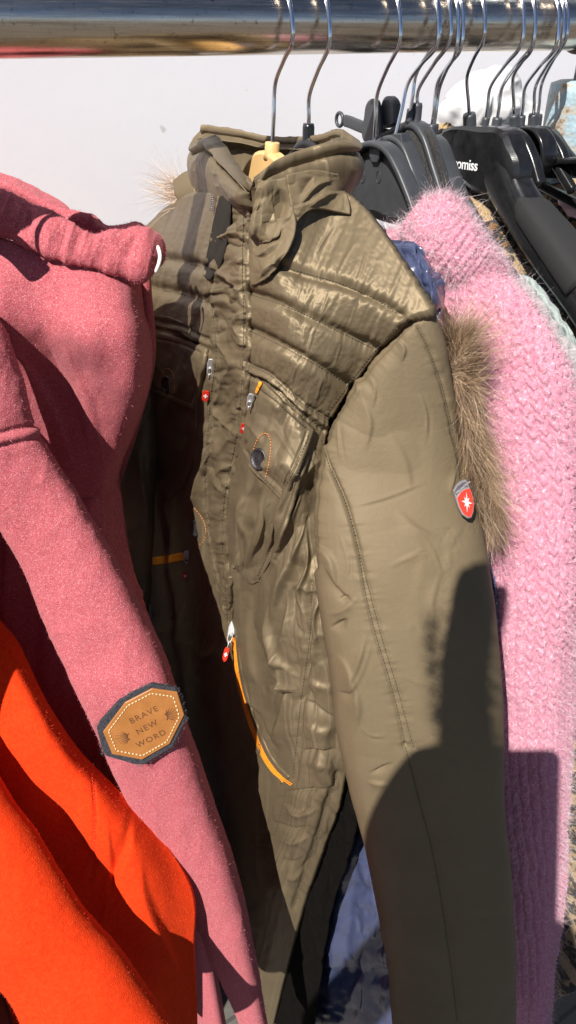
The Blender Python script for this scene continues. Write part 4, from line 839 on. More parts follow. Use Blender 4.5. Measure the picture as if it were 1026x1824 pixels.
# zips
def strip(poly, w0, w1, name, mat, lift, b, n=60, thick=.0012):
    q = cr(np.array(poly, float), n); t_ = np.gradient(q, axis=0); t_ /= np.linalg.norm(t_, axis=1, keepdims=True); nn = np.stack([-t_[:, 1], t_[:, 0]], 1); w = np.linspace(w0, w1, n)[:, None]
    L_, R_ = q-nn*w/2, q+nn*w/2; rows = [[tuple(L_[i]), tuple(q[i]), tuple(R_[i])] for i in range(0, n, 6)]
    G, px, py = decal_grid(b, rows, 90, 9, lift); return shell(name, G, thick, mat, olive, normals(G, C))
ZP = [(416, 1136), (420, 1180), (428, 1225), (441, 1270), (454, 1306), (472, 1348), (496, 1380), (522, 1400)]
bZ = bvh_of(body, plk)
strip(ZP, 6, 14, 'zip_tape', M['zip'], .0028, bZ)
strip(off(ZP, 5, -3), 4, 7, 'zip_welt', M['nylon'], .0055, bZ, thick=.003); strip(off(ZP, -7, 5), 3, 6, 'zip_welt', M['nylon'], .0055, bZ, thick=.003)
V, f = stitches(bZ, [off(ZP, -1.2, 1), off(ZP, 1.2, -1)], .0008, 3.2, .6, .0036); mesh_obj('zip_teeth', V, f, M['zip'], olive)
strip([(272, 1000), (300, 996), (332, 990)], 13, 13, 'zip_tape', M['zip'], .004, bZ)
strip([(464, 680), (460, 690), (455, 702)], 5, 3, 'zip_tape', M['zip'], .0035, bF)
def puller(px0, py0, px1, py1, lift=.012, sw=15, tw=12, tl=28):
    a, nn = hit(bF, px0, py0, lift); b_, _ = hit(bF, px1, py1, lift)
    if np.linalg.norm(a-b_) > .06: b_ = a+(P(px1, py1, (a-C)@F)-a)
    n_ = C-a; n_ /= np.linalg.norm(n_); s = ((a-C)@F)/FPX; ax = b_-a; L = np.linalg.norm(ax); ax /= L; sd = np.cross(ax, n_); sd /= np.linalg.norm(sd)
    r = thing_part = None
    V, f = plate([a+ax*u*s+sd*w*s for u, w in ((-16, -5), (-18, 0), (-16, 5), (-4, 7), (10, 5.5), (12, 0), (10, -5.5), (-4, -7))], n_, .005, .0012); sl_ = mesh_obj('zip_slider', V, f, M['steel'], olive, smooth=False)
    ring = [a+ax*(14+9*math.sin(t_))*s+sd*4*math.cos(t_)*s+n_*.001 for t_ in np.linspace(0, 2*math.pi, 24, endpoint=False)]; V, f = wire(ring, .0007, 8, True); mesh_obj('ring', V, f, M['steel'], sl_)
    ring = [a+ax*(26+6*math.sin(t_))*s+n_*3*math.cos(t_)*s+n_*.001 for t_ in np.linspace(0, 2*math.pi, 20, endpoint=False)]; V, f = wire(ring, .0007, 8, True); mesh_obj('ring', V, f, M['steel'], sl_)
    c = b_; hw, hl = tw/2*s, tl/2*s
    V, f = plate([c+ax*hl*u+sd*hw*w for u, w in ((-1, -.7), (-1, .7), (-.6, 1), (.5, 1), (.85, .7), (1.05, 0), (.85, -.7), (.5, -1), (-.6, -1))], n_, .003, .0007); tg = mesh_obj('pull_tag', V, f, M['enamel'], sl_, smooth=False)
    k = hw*.62; w_ = k*.36; c2 = c+n_*.0006; V, f = plate([c2+ax*u+sd*v_ for u, v_ in ((-k*1.3, -w_), (-k*1.3, w_), (-w_, w_), (-w_, k), (w_, k), (w_, w_), (k*1.3, w_), (k*1.3, -w_), (w_, -w_), (w_, -k), (-w_, -k), (-w_, -w_))], n_, .0008); mesh_obj('white_cross', V, f, M['whitepaint'], sl_, smooth=False)
puller(375, 652, 366, 706, tl=30, tw=13); puller(446, 712, 434, 764, tl=34, tw=12); puller(413, 1122, 402, 1166, .010, tl=26, tw=9); puller(333, 990, 330, 1026, .008, tl=24, tw=13)
# sleeve badge
a, nn = hit(bF, 822, 892); bc = a-rays(822, 892)*.010; n_ = C-a; n_ /= np.linalg.norm(n_); n_ = n_+R*.15-F*0; n_ /= np.linalg.norm(n_)
def pl(pts, base, nrm, up=0.0):
    out = []
    for x, y in pts:
        d = rays(x, y); t_ = ((base-C)@nrm)/(d@nrm); out.append(C+d*t_+nrm*up)
    return np.array(out)
def zz(pts): return [(780+x*.09747, 840+y*.09747) for x, y in pts]
sh = zz([(270, 350), (320, 255), (390, 180), (460, 145), (515, 135), (560, 220), (600, 330), (640, 450), (668, 600), (655, 740), (615, 845), (545, 862), (440, 795), (370, 670), (315, 500)])
V, f = plate(pl(sh, bc, n_), n_, .004, .0008); bd = mesh_obj('sleeve_badge', V, f, M['badge_metal'], olive, smooth=False)
V, f = plate(pl(zz([(350, 480), (420, 380), (500, 325), (580, 310), (620, 430), (648, 600), (635, 730), (600, 820), (545, 825), (460, 760), (400, 650)]), bc, n_, .0007), n_, .0006); mesh_obj('red_enamel_field', V, f, M['enamel'], bd, smooth=False)
V, f = plate(pl(zz([(295, 375), (350, 270), (440, 200), (515, 185), (550, 270), (470, 295), (390, 350), (335, 430)]), bc, n_, .0007), n_, .0006); mesh_obj('dark_band', V, f, M['darkband'], bd, smooth=False)
star = []
for k in range(16):
    a_ = k*math.pi/8-math.pi/2+.12; r_ = (190 if k % 4 == 0 else 130) if k % 2 == 0 else 62; star.append((525+.52*r_*math.cos(a_)-.10*r_*math.sin(a_)*-1, 560+r_*math.sin(a_)))
V, f = plate(pl(zz(star), bc, n_, .0011), n_, .0006); mesh_obj('silver_star', V, f, M['steel'], bd, smooth=False)
q0, q1, q2 = pl(zz([(335, 410), (540, 240), (330, 330)]), bc, n_, .0011); text_mesh('band_lettering', 'WELLENSTEYN', q0, q1-q0, U, .0022, M['badge_letter'], bd, ext=.0001)
# fur trim (hood hanging behind the shoulder)
fur = [(796, 590, 824, 596, .61, .6, 0), (796, 625, 838, 630, .615, .6, 0), (804, 680, 846, 680, .62, .6, 0), (812, 760, 858, 755, .625, .6, 0), (826, 830, 872, 825, .632, .6, 0), (842, 890, 882, 885, .64, .6, 0), (858, 935, 886, 930, .655, .6, 0)]
Gf, cf = tube_grid(fur, 120, 60, 2.1); nf_ = cnormals(Gf, cf); fx_, fy_ = proj(Gf); Gf = Gf+nf_*(.006*fbm(fx_/14, fy_/25, 5, 3))[..., None]; hood = tube_mesh('hood_trim', Gf, M['furcore'], olive)
p, q = scatter(Gf, nf_, 9500, 31); ppx, ppy = proj(p)
down = R*.28-U*1.0; tdir = np.clip((ppy-640)/60, 0, 1)[:, None]; clump = np.stack([fbm(ppx/9, ppy/16, 61+k, 2) for k in range(3)], 1)*2.2
upd = R*.5+U*.9-F*.3
d = (1-tdir)*(upd+R*rng.normal(size=(len(p), 1))*.55)+tdir*(down+R*.25*rng.normal(size=(len(p), 1)))+q*.45+clump*.8+rng.normal(size=p.shape)*.12
V, f, c = strands(p, d, rng.uniform(.014, .038, len(p))*np.where(rng.random(len(p)) < .15, 1.7, 1), .00023, .15, 6, .03, seed=9); mesh_obj('fur_trim', V, f, M['fur'], hood, col=np.clip(c*.6+1.1*fbm(np.repeat(ppx, 14)/10, np.repeat(ppy, 14)/30, 8, 2)+np.repeat(np.clip((ppx-(800+.18*(ppy-580)))/70, -.3, .5), 14)*.35+.10, 0, 1), smooth=False)
# long stray hairs
p, q = scatter(Gf[:45], nf_[:45], 520, 32); d = R*.8+U*.75-F*.3+rng.normal(size=p.shape)*.45; V, f, c = strands(p, d, rng.uniform(.02, .060, len(p)), .00026, .08, 7, seed=10); mesh_obj('guard_hair', V, f, M['fur'], hood, col=.35+.65*c, smooth=False)
p, q = scatter(Gf[40:], nf_[40:], 620, 33); d = R*.55-U*.9+rng.normal(size=p.shape)*.35; V, f, c = strands(p, d, rng.uniform(.02, .055, len(p)), .00026, .08, 7, seed=12); mesh_obj('guard_hair', V, f, M['fur'], hood, col=.3+.7*c, smooth=False)
# far side of the hood: dark tab with wisps
Gd, px, py = grid_patch([[(308, 322, .86), (325, 308, .85), (345, 300, .84)], [(312, 345, .85), (328, 338, .84), (345, 330, .83)], [(322, 368, .85), (335, 366, .84), (345, 360, .83)]], 40, 40), 0, 0
G = place(Gd[0], Gd[1], Gd[2], 'd'); tab = shell('hood_tab', G, .012, M['nylon'], olive, normals(G, C))
r0 = place(rng.uniform(306, 330, 260), rng.uniform(318, 368, 260), np.full(260, .868), 'd'); d = -R*1.0+U*.05-F*.1+rng.normal(size=r0.shape)*np.array([.28, .28, .28]); d[:70] = -R*.55+U*.9+rng.normal(size=(70, 3))*.22
V, f, c = strands(r0, d, rng.uniform(.02, .055, 260), .0004, .10, 6, .0, seed=14); mesh_obj('fur_wisp', V, f, M['fur'], tab, col=np.clip(c*.6+.4, 0, 1), smooth=False)

# ================================================================== dusty red hoodie
hood = thing('red_hoodie', 'dusty red fleece hoodie with a tan leather patch on its sleeve', 'hoodie', (-.2, 0, 1.57))
HD = []
# body behind
rows = [[(-80, 560, .80), (60, 560, .79), (150, 560, .79), (225, 560, .82)], [(-80, 750, .84), (60, 750, .83), (150, 750, .83), (205, 760, .86)], [(-80, 900, .88), (80, 900, .865), (160, 900, .86), (214, 900, .89)], [(-80, 1050, .89), (100, 1050, .865), (200, 1050, .85), (250, 1050, .875)], [(-60, 1200, .91), (130, 1200, .885), (240, 1200, .87), (302, 1200, .90)], [(-40, 1350, .95), (160, 1350, .92), (270, 1350, .91), (336, 1350, .94)], [(0, 1550, 1.02), (200, 1550, 1.0), (290, 1550, .99), (335, 1550, 1.02)], [(0, 1860, 1.18), (150, 1860, 1.15), (230, 1860, 1.14), (290, 1860, 1.17)]]
px, py, v = grid_patch(rows, 260, 120); G = place(px, py, v-.02, 'd'); n = normals(G, C); h = .010*fbm(px/60, py/180, 5, 3)+.006*ridged(px/50, py/160, 6); Gh = G+n*h[..., None]; shell('body', Gh, .010, M['hoodie'], hood, n); HD.append((Gh, n, 2500))
rows = [[(40, 420, -.135), (120, 425, -.128), (190, 425, -.122), (248, 432, -.118)], [(30, 520, -.135), (120, 520, -.13), (200, 520, -.125), (254, 520, -.12)], [(20, 640, -.135), (110, 640, -.13), (200, 640, -.125), (262, 640, -.12)], [(10, 760, -.14), (100, 760, -.135), (180, 760, -.13), (236, 758, -.125)], [(0, 880, -.15), (90, 880, -.145), (160, 880, -.14), (202, 866, -.135)]]
px, py, v = grid_patch(rows, 60, 50); G = place(px, py, v, 'x'); shell('body_back', G, .010, M['hoodie'], hood, normals(G, C))
rg = []
for z_, y0_, y1_, hx in ((1.47, .10, .19, .015), (1.42, .10, .22, .03), (1.3, .12, .23, .035), (1.1, .13, .23, .035), (.9, .13, .22, .035), (.72, .10, .22, .035), (.5, -.04, .22, .035), (.15, -.10, .22, .035)): rg.append([(-.175+hx*math.sin(a), (y0_+y1_)/2+(y1_-y0_)/2*math.cos(a), z_) for a in np.linspace(0, 2*math.pi, 48, endpoint=False)])
Gx = np.array(rg); Gx = np.stack([cr(Gx[:, j], 60) for j in range(48)], 1); tube_mesh('body_back', Gx, M['hoodie'], hood)
# hanging hood panel
rows = [[(-210, 390, 0.665), (-80, 400, .565), (0, 425, .562), (90, 455, .568), (170, 470, .575), (230, 490, .595), (252, 500, .65)],
        [(-210, 470, 0.665), (-80, 480, .565), (0, 500, .562), (90, 520, .575), (168, 530, .570), (236, 545, .588), (259, 560, .66)],
        [(-210, 550, 0.685), (-80, 560, .585), (0, 575, .585), (90, 590, .595), (176, 600, .580), (245, 615, .60), (271, 622, .675)],
        [(-210, 630, 0.735), (-80, 640, .635), (0, 650, .64), (90, 660, .65), (174, 665, .625), (243, 690, .635), (266, 690, .70)],
        [(-210, 710, 0.790), (-80, 720, .69), (0, 730, .69), (90, 740, .70), (162, 750, .69), (222, 765, .70), (244, 762, .745)],
        [(-210, 790, 0.845), (-80, 800, .745), (0, 810, .745), (90, 815, .75), (150, 822, .745), (200, 830, .755), (220, 822, .79)],
        [(-210, 870, 0.900), (-80, 880, .80), (0, 885, .80), (90, 885, .795), (145, 885, .79), (185, 882, .79), (203, 874, .82)]]
px, py, v = grid_patch(rows, 260, 180); G = place(px, py, v+np.linspace(.090, .035, 260)[:, None], 'd'); n = normals(G, C)
h = .004*fbm(px/60, py/90, 15, 3)
for q, w_, a in [([(60, 450), (120, 560), (190, 660), (235, 740)], 26, 3.5), ([(100, 570), (160, 720), (188, 850)], 17, 3), ([(10, 590), (95, 730), (140, 860)], 17, 3), ([(60, 570), (125, 700), (165, 850)], 15, -2.5)]: h += fold(px, py, q, w_, a)
Gh = G+n*h[..., None]; shell('hood', Gh, .010, M['hoodie'], hood, n); HD.append((Gh, n, 5200))
# rolled rim of the hood
Gr, cr_ = tube_grid([(-230, 380, -225, 322, .78, .5, 0), (-160, 372, -150, 296, .70, .5, 0), (-60, 388, -60, 300, .658, .5, 0), (-10, 416, 0, 334, .654, .5, 0), (44, 438, 60, 362, .650, .5, 0), (92, 462, 114, 388, .650, .5, 0), (148, 474, 162, 414, .654, .5, 0), (204, 488, 212, 408, .662, .5, 0), (248, 504, 250, 404, .672, .55, 0), (278, 480, 274, 416, .688, .6, 0), (285, 462, 283, 438, .696, .6, 0)], 240, 110, 2.1); nr = cnormals(Gr, cr_); px, py = proj(Gr); h = .003*fbm(px/20, py/40, 25, 3)+.0025*ridged(px/26+py/90, py/130, 26, 2); h += fold(px, py, [(60, 372), (52, 400), (48, 432)], 8, -3)+fold(px, py, [(120, 400), (112, 430), (108, 456)], 8, -3)+fold(px, py, [(250, 410), (235, 440), (225, 480)], 9, -3); Gr = Gr+nr*h[..., None]; tube_mesh('hood_rim', Gr, M['hoodie'], hood); HD.append((Gr, nr, 5200))
# back layer of the hood
rows = [[(-190, 290, .72), (-60, 290, .66), (0, 307, .655), (49, 326, .65), (115, 362, .645), (130, 378, .64), (164, 380, .64), (187, 399, .64), (212, 401, .635), (240, 394, .63), (262, 404, .62)], [(-190, 320, .715), (-60, 320, .645), (0, 330, .635), (45, 345, .63), (105, 378, .63), (125, 390, .625), (160, 394, .625), (186, 408, .625), (212, 410, .62), (240, 404, .615), (264, 412, .61)], [(-190, 370, .72), (-60, 370, .65), (0, 370, .645), (45, 385, .64), (105, 410, .635), (125, 420, .63), (160, 425, .63), (186, 430, .63), (212, 430, .63), (240, 430, .62), (266, 430, .615)]]
px, py, v = grid_patch(rows, 70, 220); G = place(px, py, v+.088, 'd'); n = normals(G, C); h = fold(px, py, [(-20, 322), (50, 348), (110, 380), (170, 392)], 9, 6, .05)+.002*fbm(px/15, py/15, 8, 3); Gh = G+n*h[..., None]; shell('hood_back', Gh, .008, M['hoodie'], hood, n); HD.append((Gh, n, 1800))
V, f = wire(cr([P(281, 438, .662), P(285, 455, .660), P(283, 470, .661), P(277, 486, .666)], 14), [.0010]+[.0017]*12+[.0010], 10); mesh_obj('drawstring_tip', V, f, M['cord'], hood)
# sleeve
HS = [(-70, 640, -18, 545, .635, .7, 0), (-95, 735, 12, 588, .64, .7, 0), (-80, 800, 40, 670, .65, .65, 0), (-58, 855, 66, 765, .665, .62, 0), (-22, 905, 112, 842, .68, .6, 0), (4, 935, 148, 900, .69, .6, 0), (44, 1003, 205, 1000, .708, .6, 0), (75, 1075, 250, 1090, .725, .6, 0), (107, 1153, 283, 1158, .738, .6, 0), (141, 1222, 306, 1222, .745, .6, 0), (172, 1287, 332, 1300, .77, .6, 0), (203, 1353, 356, 1375, .80, .6, 0),
      (238, 1426, 384, 1456, .835, .6, 0), (284, 1492, 410, 1535, .865, .6, 0), (330, 1570, 434, 1625, .905, .6, 0), (365, 1660, 452, 1710, .95, .6, 0), (402, 1745, 465, 1785, 1.0, .6, 0), (440, 1840, 480, 1870, 1.05, .6, 0)]
Gz, cz = tube_grid(HS, 460, 140, 2.9); nz = cnormals(Gz, cz); px, py = proj(Gz); h = .004*fbm(px/70, py/110, 35, 3)+.0015*ridged(px/50, py/90, 36)+seam(px, py, [(-60, 795), (0, 772), (68, 756)], 2.5, 4, .8, 20, 14, 3)+seam(px, py, [(-60, 818), (0, 796), (72, 780)], 1.8, 3, .8, 20, 14, 4)+stroke(px, py, [(-60, 806), (0, 784), (70, 768)], 7, 2.5, .02); Gz = Gz+nz*h[..., None]; hsl = tube_mesh('sleeve', Gz, M['hoodie'], hood); HD.append((Gz, nz, 12000))
P_, Q_ = [], []
for k, (g_, n_2, num) in enumerate(HD):
    p, q = scatter(g_, n_2, num, 50+k); P_.append(p); Q_.append(q)
p = np.concatenate(P_); q = np.concatenate(Q_); V, f, c = strands(p, q*.8+rng.normal(size=p.shape)*.6, rng.uniform(.0012, .0034, len(p)), .00030, .5, 2, seed=16); mesh_obj('fuzz', V, f, M['fuzz_hood'], hood, col=c, smooth=False)
# leather patch
bH = bvh_of(hsl)
def zp(pts): return np.array([(170+x*.16569, 1210+y*.16563) for x, y in pts])
a, _ = hit(bH, 255, 1290); hs = [hit(bH, x, y) for x in (205, 230, 255, 280, 300) for y in (1262, 1290, 1318)]; nn = np.mean([q[1] for q in hs if q[0] is not None], 0); nn /= np.linalg.norm(nn); nn = nn*.8+.2*(C-a)/np.linalg.norm(C-a); nn /= np.linalg.norm(nn)
base = a+nn*.006
lea = zp([(82, 562), (320, 245), (610, 95), (880, 135), (955, 380), (800, 690), (500, 862), (180, 802)]); fel = zp([(15, 545), (45, 470), (260, 235), (430, 130), (610, 58), (860, 105), (900, 170), (975, 400), (955, 480), (830, 740), (520, 925), (420, 922), (110, 830), (70, 760)])
def curve_patch(poly, th_, lift, name, mat, parent, bev):
    q = []
    m = len(poly)
    for i in range(m):
        for s in np.linspace(0, 1, 8, endpoint=False): q.append(poly[i]*(1-s)+poly[(i+1) % m]*s)
    V, f = plate(pl(q, base, nn, lift), nn, th_, bev); return mesh_obj(name, V, f, mat, parent, smooth=False)
felt = curve_patch(fel, .005, -.001, 'sleeve_patch', M['felt'], hood, .0008)
curve_patch(lea, .0022, .0010, 'leather_face', M['leather'], felt, .0008)
p = np.array(pl(cr(fel, 900, True), base, nn, -.002)); d = p-p.mean(0); V, f, c = strands(p+rng.normal(size=p.shape)*.0008, d/np.linalg.norm(d, axis=1, keepdims=True)+rng.normal(size=p.shape)*.7, rng.uniform(.001, .003, len(p)), .0003, .5, 2, seed=18)
M['feltfuzz'] = strand_mat('felt_fuzz', [(0, (.02, .02, .025)), (1, (.16, .16, .18))]); mesh_obj('felt_fuzz', V, f, M['feltfuzz'], felt, col=c, smooth=False)
ins = lea.mean(0)+(lea-lea.mean(0))*.87; parts = []
for i in range(8):
    A_, B_ = ins[i], ins[(i+1) % 8]; L = np.hypot(*(B_-A_)); k = max(3, int(L/6.2))
    for s in range(k):
        q = [A_+(B_-A_)*(s+.15)/k, A_+(B_-A_)*(s+.47)/k, A_+(B_-A_)*(s+.80)/k]; w3 = pl(q, base, nn, .0012); w3[1] += nn*.0004; parts.append(wire(w3, .00055, 6))
V, f = merge(parts); mesh_obj('stitching', V, f, M['thread'], felt)
def ptext(s, p0, p1, size):
    q0, q1 = pl(zp([p0, p1]), base, nn, .00115); uv = U-nn*(U@nn); text_mesh('lettering', s, (q0+q1)/2, q1-q0, uv, size, M['ink'], felt, ext=.0001, spacing=1.22, align='CENTER', bold=.00002)
ptext('BRAVE', (330, 500), (735, 300), .0089); ptext('NEW', (420, 610), (715, 455), .0089); ptext('WORD', (410, 755), (815, 555), .0089)
def wing(cx0, cy0, sgn, ang):
    parts = []
    for k in range(8):
        a_ = math.radians(ang+sgn*(-48+k*13)); r0, r1 = 28, 95+50*math.sin(k/7*math.pi)+(20 if k > 3 else 0)
        q = [(cx0+math.cos(a_)*r, cy0+math.sin(a_)*r) for r in (r0, (r0+r1)/2, r1)]; w3 = pl(zp(q), base, nn, .0010); parts.append(wire(w3, [.0003, .00055, .0002], 6))
    arcq = [(cx0+math.cos(math.radians(ang+sgn*t_))*30, cy0+math.sin(math.radians(ang+sgn*t_))*34) for t_ in np.linspace(-75, 75, 14)]; parts.append(wire(pl(zp(arcq), base, nn, .0010), .0006, 6))
    V, f = merge(parts); mesh_obj('wing_mark', V, f, M['ink'], felt)
wing(372, 605, 1, 165); wing(745, 405, 1, -28)

# ================================================================== orange wool coat
org = thing('orange_coat', 'bright orange red wool coat at the lower left corner', 'coat', (-.34, -.15, 1.5))
rows = [[(-160, 1040, .60), (-80, 1050, .58), (-30, 1070, .575), (5, 1105, .60)], [(-160, 1140, .60), (-60, 1150, .575), (10, 1160, .57), (42, 1158, .60)], [(-160, 1240, .605), (-40, 1245, .575), (50, 1245, .57), (84, 1246, .605)], [(-160, 1340, .61), (0, 1340, .58), (95, 1330, .57), (150, 1340, .61)], [(-160, 1420, .62), (0, 1420, .595), (150, 1410, .58), (232, 1428, .625)], [(-160, 1500, .63), (20, 1500, .61), (200, 1495, .59), (294, 1500, .64)], [(-160, 1600, .645), (40, 1600, .63), (240, 1600, .61), (343, 1592, .66)], [(-160, 1700, .665), (60, 1700, .65), (250, 1700, .635), (346, 1702, .685)], [(-160, 1870, .70), (80, 1870, .69), (260, 1870, .675), (350, 1870, .725)]]
px, py, v = grid_patch(rows, 300, 180); G = place(px, py, v+.185, 'd'); n = normals(G, C)
h = .006*fbm(px/80, py/120, 65, 3)+fold(px, py, [(235, 1440), (225, 1510), (200, 1560), (180, 1640)], 16, -9)+fold(px, py, [(190, 1440), (196, 1550), (185, 1650), (178, 1720)], 9, 6)+fold(px, py, [(245, 1520), (262, 1620), (330, 1760)], 26, 9)+fold(px, py, [(60, 1390), (120, 1480), (190, 1580)], 30, -12)+stroke(px, py, [(163, 1365), (170, 1475), (155, 1610)], 3, -2)
Go = G+n*h[..., None]; obody = shell('body', Go, .010, M['orange'], org, n)
OS = [(-330, 1440, -120, 1150, 0.740, .5, 0), (-230, 1545, -50, 1310, 0.725, .55, 0), (-150, 1620, 12, 1420, 0.715, .55, 0), (-80, 1680, 62, 1485, 0.713, .55, 0), (-30, 1730, 108, 1560, 0.715, .55, 0), (5, 1760, 158, 1634, 0.723, .55, 0), (36, 1810, 218, 1706, 0.735, .55, 0), (62, 1870, 270, 1780, 0.750, .55, 0), (100, 1960, 320, 1860, 0.765, .55, 0)]
Gq, cq = tube_grid(OS, 260, 140, 2.2); nq = cnormals(Gq, cq); px, py = proj(Gq); h = .004*fbm(px/80, py/80, 75, 3); Gq = Gq+nq*h[..., None]; tube_mesh('sleeve', Gq, M['orange'], org)
pa, na = scatter(Go, n, 9000, 81); pb, nb = scatter(Gq, nq, 11000, 82); p = np.concatenate([pa, pb]); q = np.concatenate([na, nb]); V, f, c = strands(p, q*.7+rng.normal(size=p.shape)*.7, rng.uniform(.001, .0028, len(p)), .00028, .5, 2, seed=20); mesh_obj('fuzz', V, f, M['fuzz_orange'], org, col=c, smooth=False)
bO = bvh_of(obody); V, f = stitches(bO, [[(163, 1365), (170, 1475), (155, 1610)]], .0004, 6, .6, .0006); mesh_obj('stitching', V, f, M['enamel'], org)

rg = []
for z_, y0_, y1_, hx in ((1.50, .0, .12, .02), (1.45, -.05, .20, .03), (1.3, -.06, .22, .035), (1.0, -.06, .22, .035), (.7, -.06, .22, .035), (.35, -.06, .23, .04)): rg.append([(-.385+hx*math.sin(a), (y0_+y1_)/2+(y1_-y0_)/2*math.cos(a), z_) for a in np.linspace(0, 2*math.pi, 48, endpoint=False)])
Gx = np.array(rg); Gx = np.stack([cr(Gx[:, j], 60) for j in range(48)], 1); tube_mesh('body_back', Gx, M['orange'], org)
for xh, lab in ((-.272, 'black hanger holding the red hoodie'), (-.385, 'black hanger holding the orange coat')):
    hg = thing('clothes_hanger', lab, 'hanger', (xh, 0, 1.55), HG)
    q = [np.array([xh, 0, 1.55]), np.array([xh, -.002, 1.60]), np.array([xh, -.012, 1.632]), np.array([xh, -.034, RZ])]+[np.array([xh, .0335*math.cos(a), RZ-.002+.0335*math.sin(a)]) for a in np.radians([165, 130, 90, 50, 15, 0])]
    V, f = wire(cr(np.array(q), 60), .0019, 10); mesh_obj('hook', V, f, M['chrome'], hg)
    V, f = wire(cr(np.array([(xh, .0, 1.546), (xh, .03, 1.545), (xh, .09, 1.515), (xh, .17, 1.475)]), 40), .011, 12); mesh_obj('hanger_body', V, f, M['gloss'], hg)
# ================================================================== dark dresses added out of view on the rail to block wall light
M['dark1'] = fabric('black_jersey', (.012, .012, .013), (.02, .02, .022), rough=.9); M['dark2'] = fabric('plum_jersey', (.05, .012, .022), (.07, .018, .03), rough=.9)
for k, (xd, mm, lab) in enumerate([(-.47, 'dark1', 'unseen black sleeveless garment added left of the orange coat to block light'), (-.55, 'dark2', 'unseen dark plum sleeveless garment added to block light, second left of the orange coat'), (-.65, 'dark1', 'unseen long black garment added to block light, third left of the orange coat'), (-.78, 'dark2', 'unseen long dark plum garment added to block light, fourth left of the orange coat'), (-.92, 'dark1', 'unseen long black garment added to block light, fifth left of the orange coat'), (-1.08, 'dark2', 'unseen plum garment added to block light, second from the left end'), (-1.25, 'dark1', 'unseen black garment added to block light at the far left end')]):
    dr = thing('added_dress', lab, 'added_dress', (xd, 0, 1.55), 'unseen dresses added on the rail to block light'); rg = []
    for z_, hw, hd_ in ((1.56, .05, .02), (1.53, .09, .028), (1.49, .155, .035), (1.42, .15, .045), (1.3, .155, .05), (1.15, .15, .045), (1.0, .18, .05), (.7, .21, .055), (.18, .23, .055)):
        yc = .03 if z_ > 1.45 else .09; hw = hw if z_ > 1.45 else hw+.06
        rg.append([(xd+hd_*math.sin(a)*(1+.12*math.sin(7*a+k)*(z_ < 1.1)), yc+hw*math.cos(a), z_) for a in np.linspace(0, 2*math.pi, 64, endpoint=False)])
    Gx = np.array(rg); Gx = np.stack([cr(Gx[:, j], 90) for j in range(64)], 1); tube_mesh('body', Gx, M[mm], dr)
    q = [np.array([xd, 0, 1.55]), np.array([xd, -.002, 1.60]), np.array([xd, -.012, 1.632]), np.array([xd, -.034, RZ])]+[np.array([xd, .0335*math.cos(a), RZ-.002+.0335*math.sin(a)]) for a in np.radians([165, 130, 90, 50, 15, 0])]
    V, f = wire(cr(np.array(q), 60), .0019, 10); mesh_obj('hook', V, f, M['chrome'], dr)

# ================================================================== the person taking the picture (unseen; arm and plate shaped to cast the sleeve shadow)
ph = thing('phone_shadow_caster', 'unseen oversized phone stand-in with a flap, shaped to cast the shadow', 'phone_shadow_caster', C-F*.008)  # oversized plate and flap in place of phone and hand, shaped by their shadow
o_ = C-F*.006; dark = plain('dark_phone', (.02, .02, .022), .3, noise=.05)
V, f = plate([o_+R*x+U*y for x, y in [(-.062, .022), (-.060, .025), (.009, .025), (.015, .023), (.018, .018), (.018, -.297), (.011, -.300), (-.060, -.300), (-.062, -.297)]], F, .009, .0012); mesh_obj('caster_body', V, f, dark, ph, smooth=False)
V, f = plate([o_+R*x+U*y-F*(.002+max(0, -.062-x)*.12) for x, y in [(-.063, .026)]+[tuple(q) for q in cr([(-.098, .026), (-.118, .021), (-.150, -.012), (-.180, -.055), (-.196, -.10), (-.208, -.16), (-.250, -.25), (-.310, -.33)], 30)]+[(-.063, -.33)]], F, .003, .0008); mesh_obj('shadow_flap', V, f, plain('black_flap', (.015, .015, .015), .6, noise=.1), ph, smooth=False)
FH = np.array([F[0], F[1], 0]); FH /= np.linalg.norm(FH)
def pp(r, fw, z): return np.array([C[0], C[1], 0])+R*r+FH*fw+np.array([0, 0, z])
J = []; E = []; RD = []
def jn(p, r, par=None):
    J.append(p); RD.append(r)
    if par is not None: E.append((par, len(J)-1))
    return len(J)-1
XO = -.15
pel = jn(pp(XO, -.46, .96), .15); sp1 = jn(pp(XO, -.45, 1.15), .135, pel); ch = jn(pp(XO, -.41, 1.34), .15, sp1); nk = jn(pp(XO, -.38, 1.47), .062, ch); nk2 = jn(pp(XO, -.36, 1.54), .055, nk); hd1 = jn(pp(XO, -.33, 1.61), .082, nk2); hd2 = jn(pp(XO, -.33, 1.70), .09, hd1)
def ry(r, u, t): return C+R*r+U*u+SUN*t
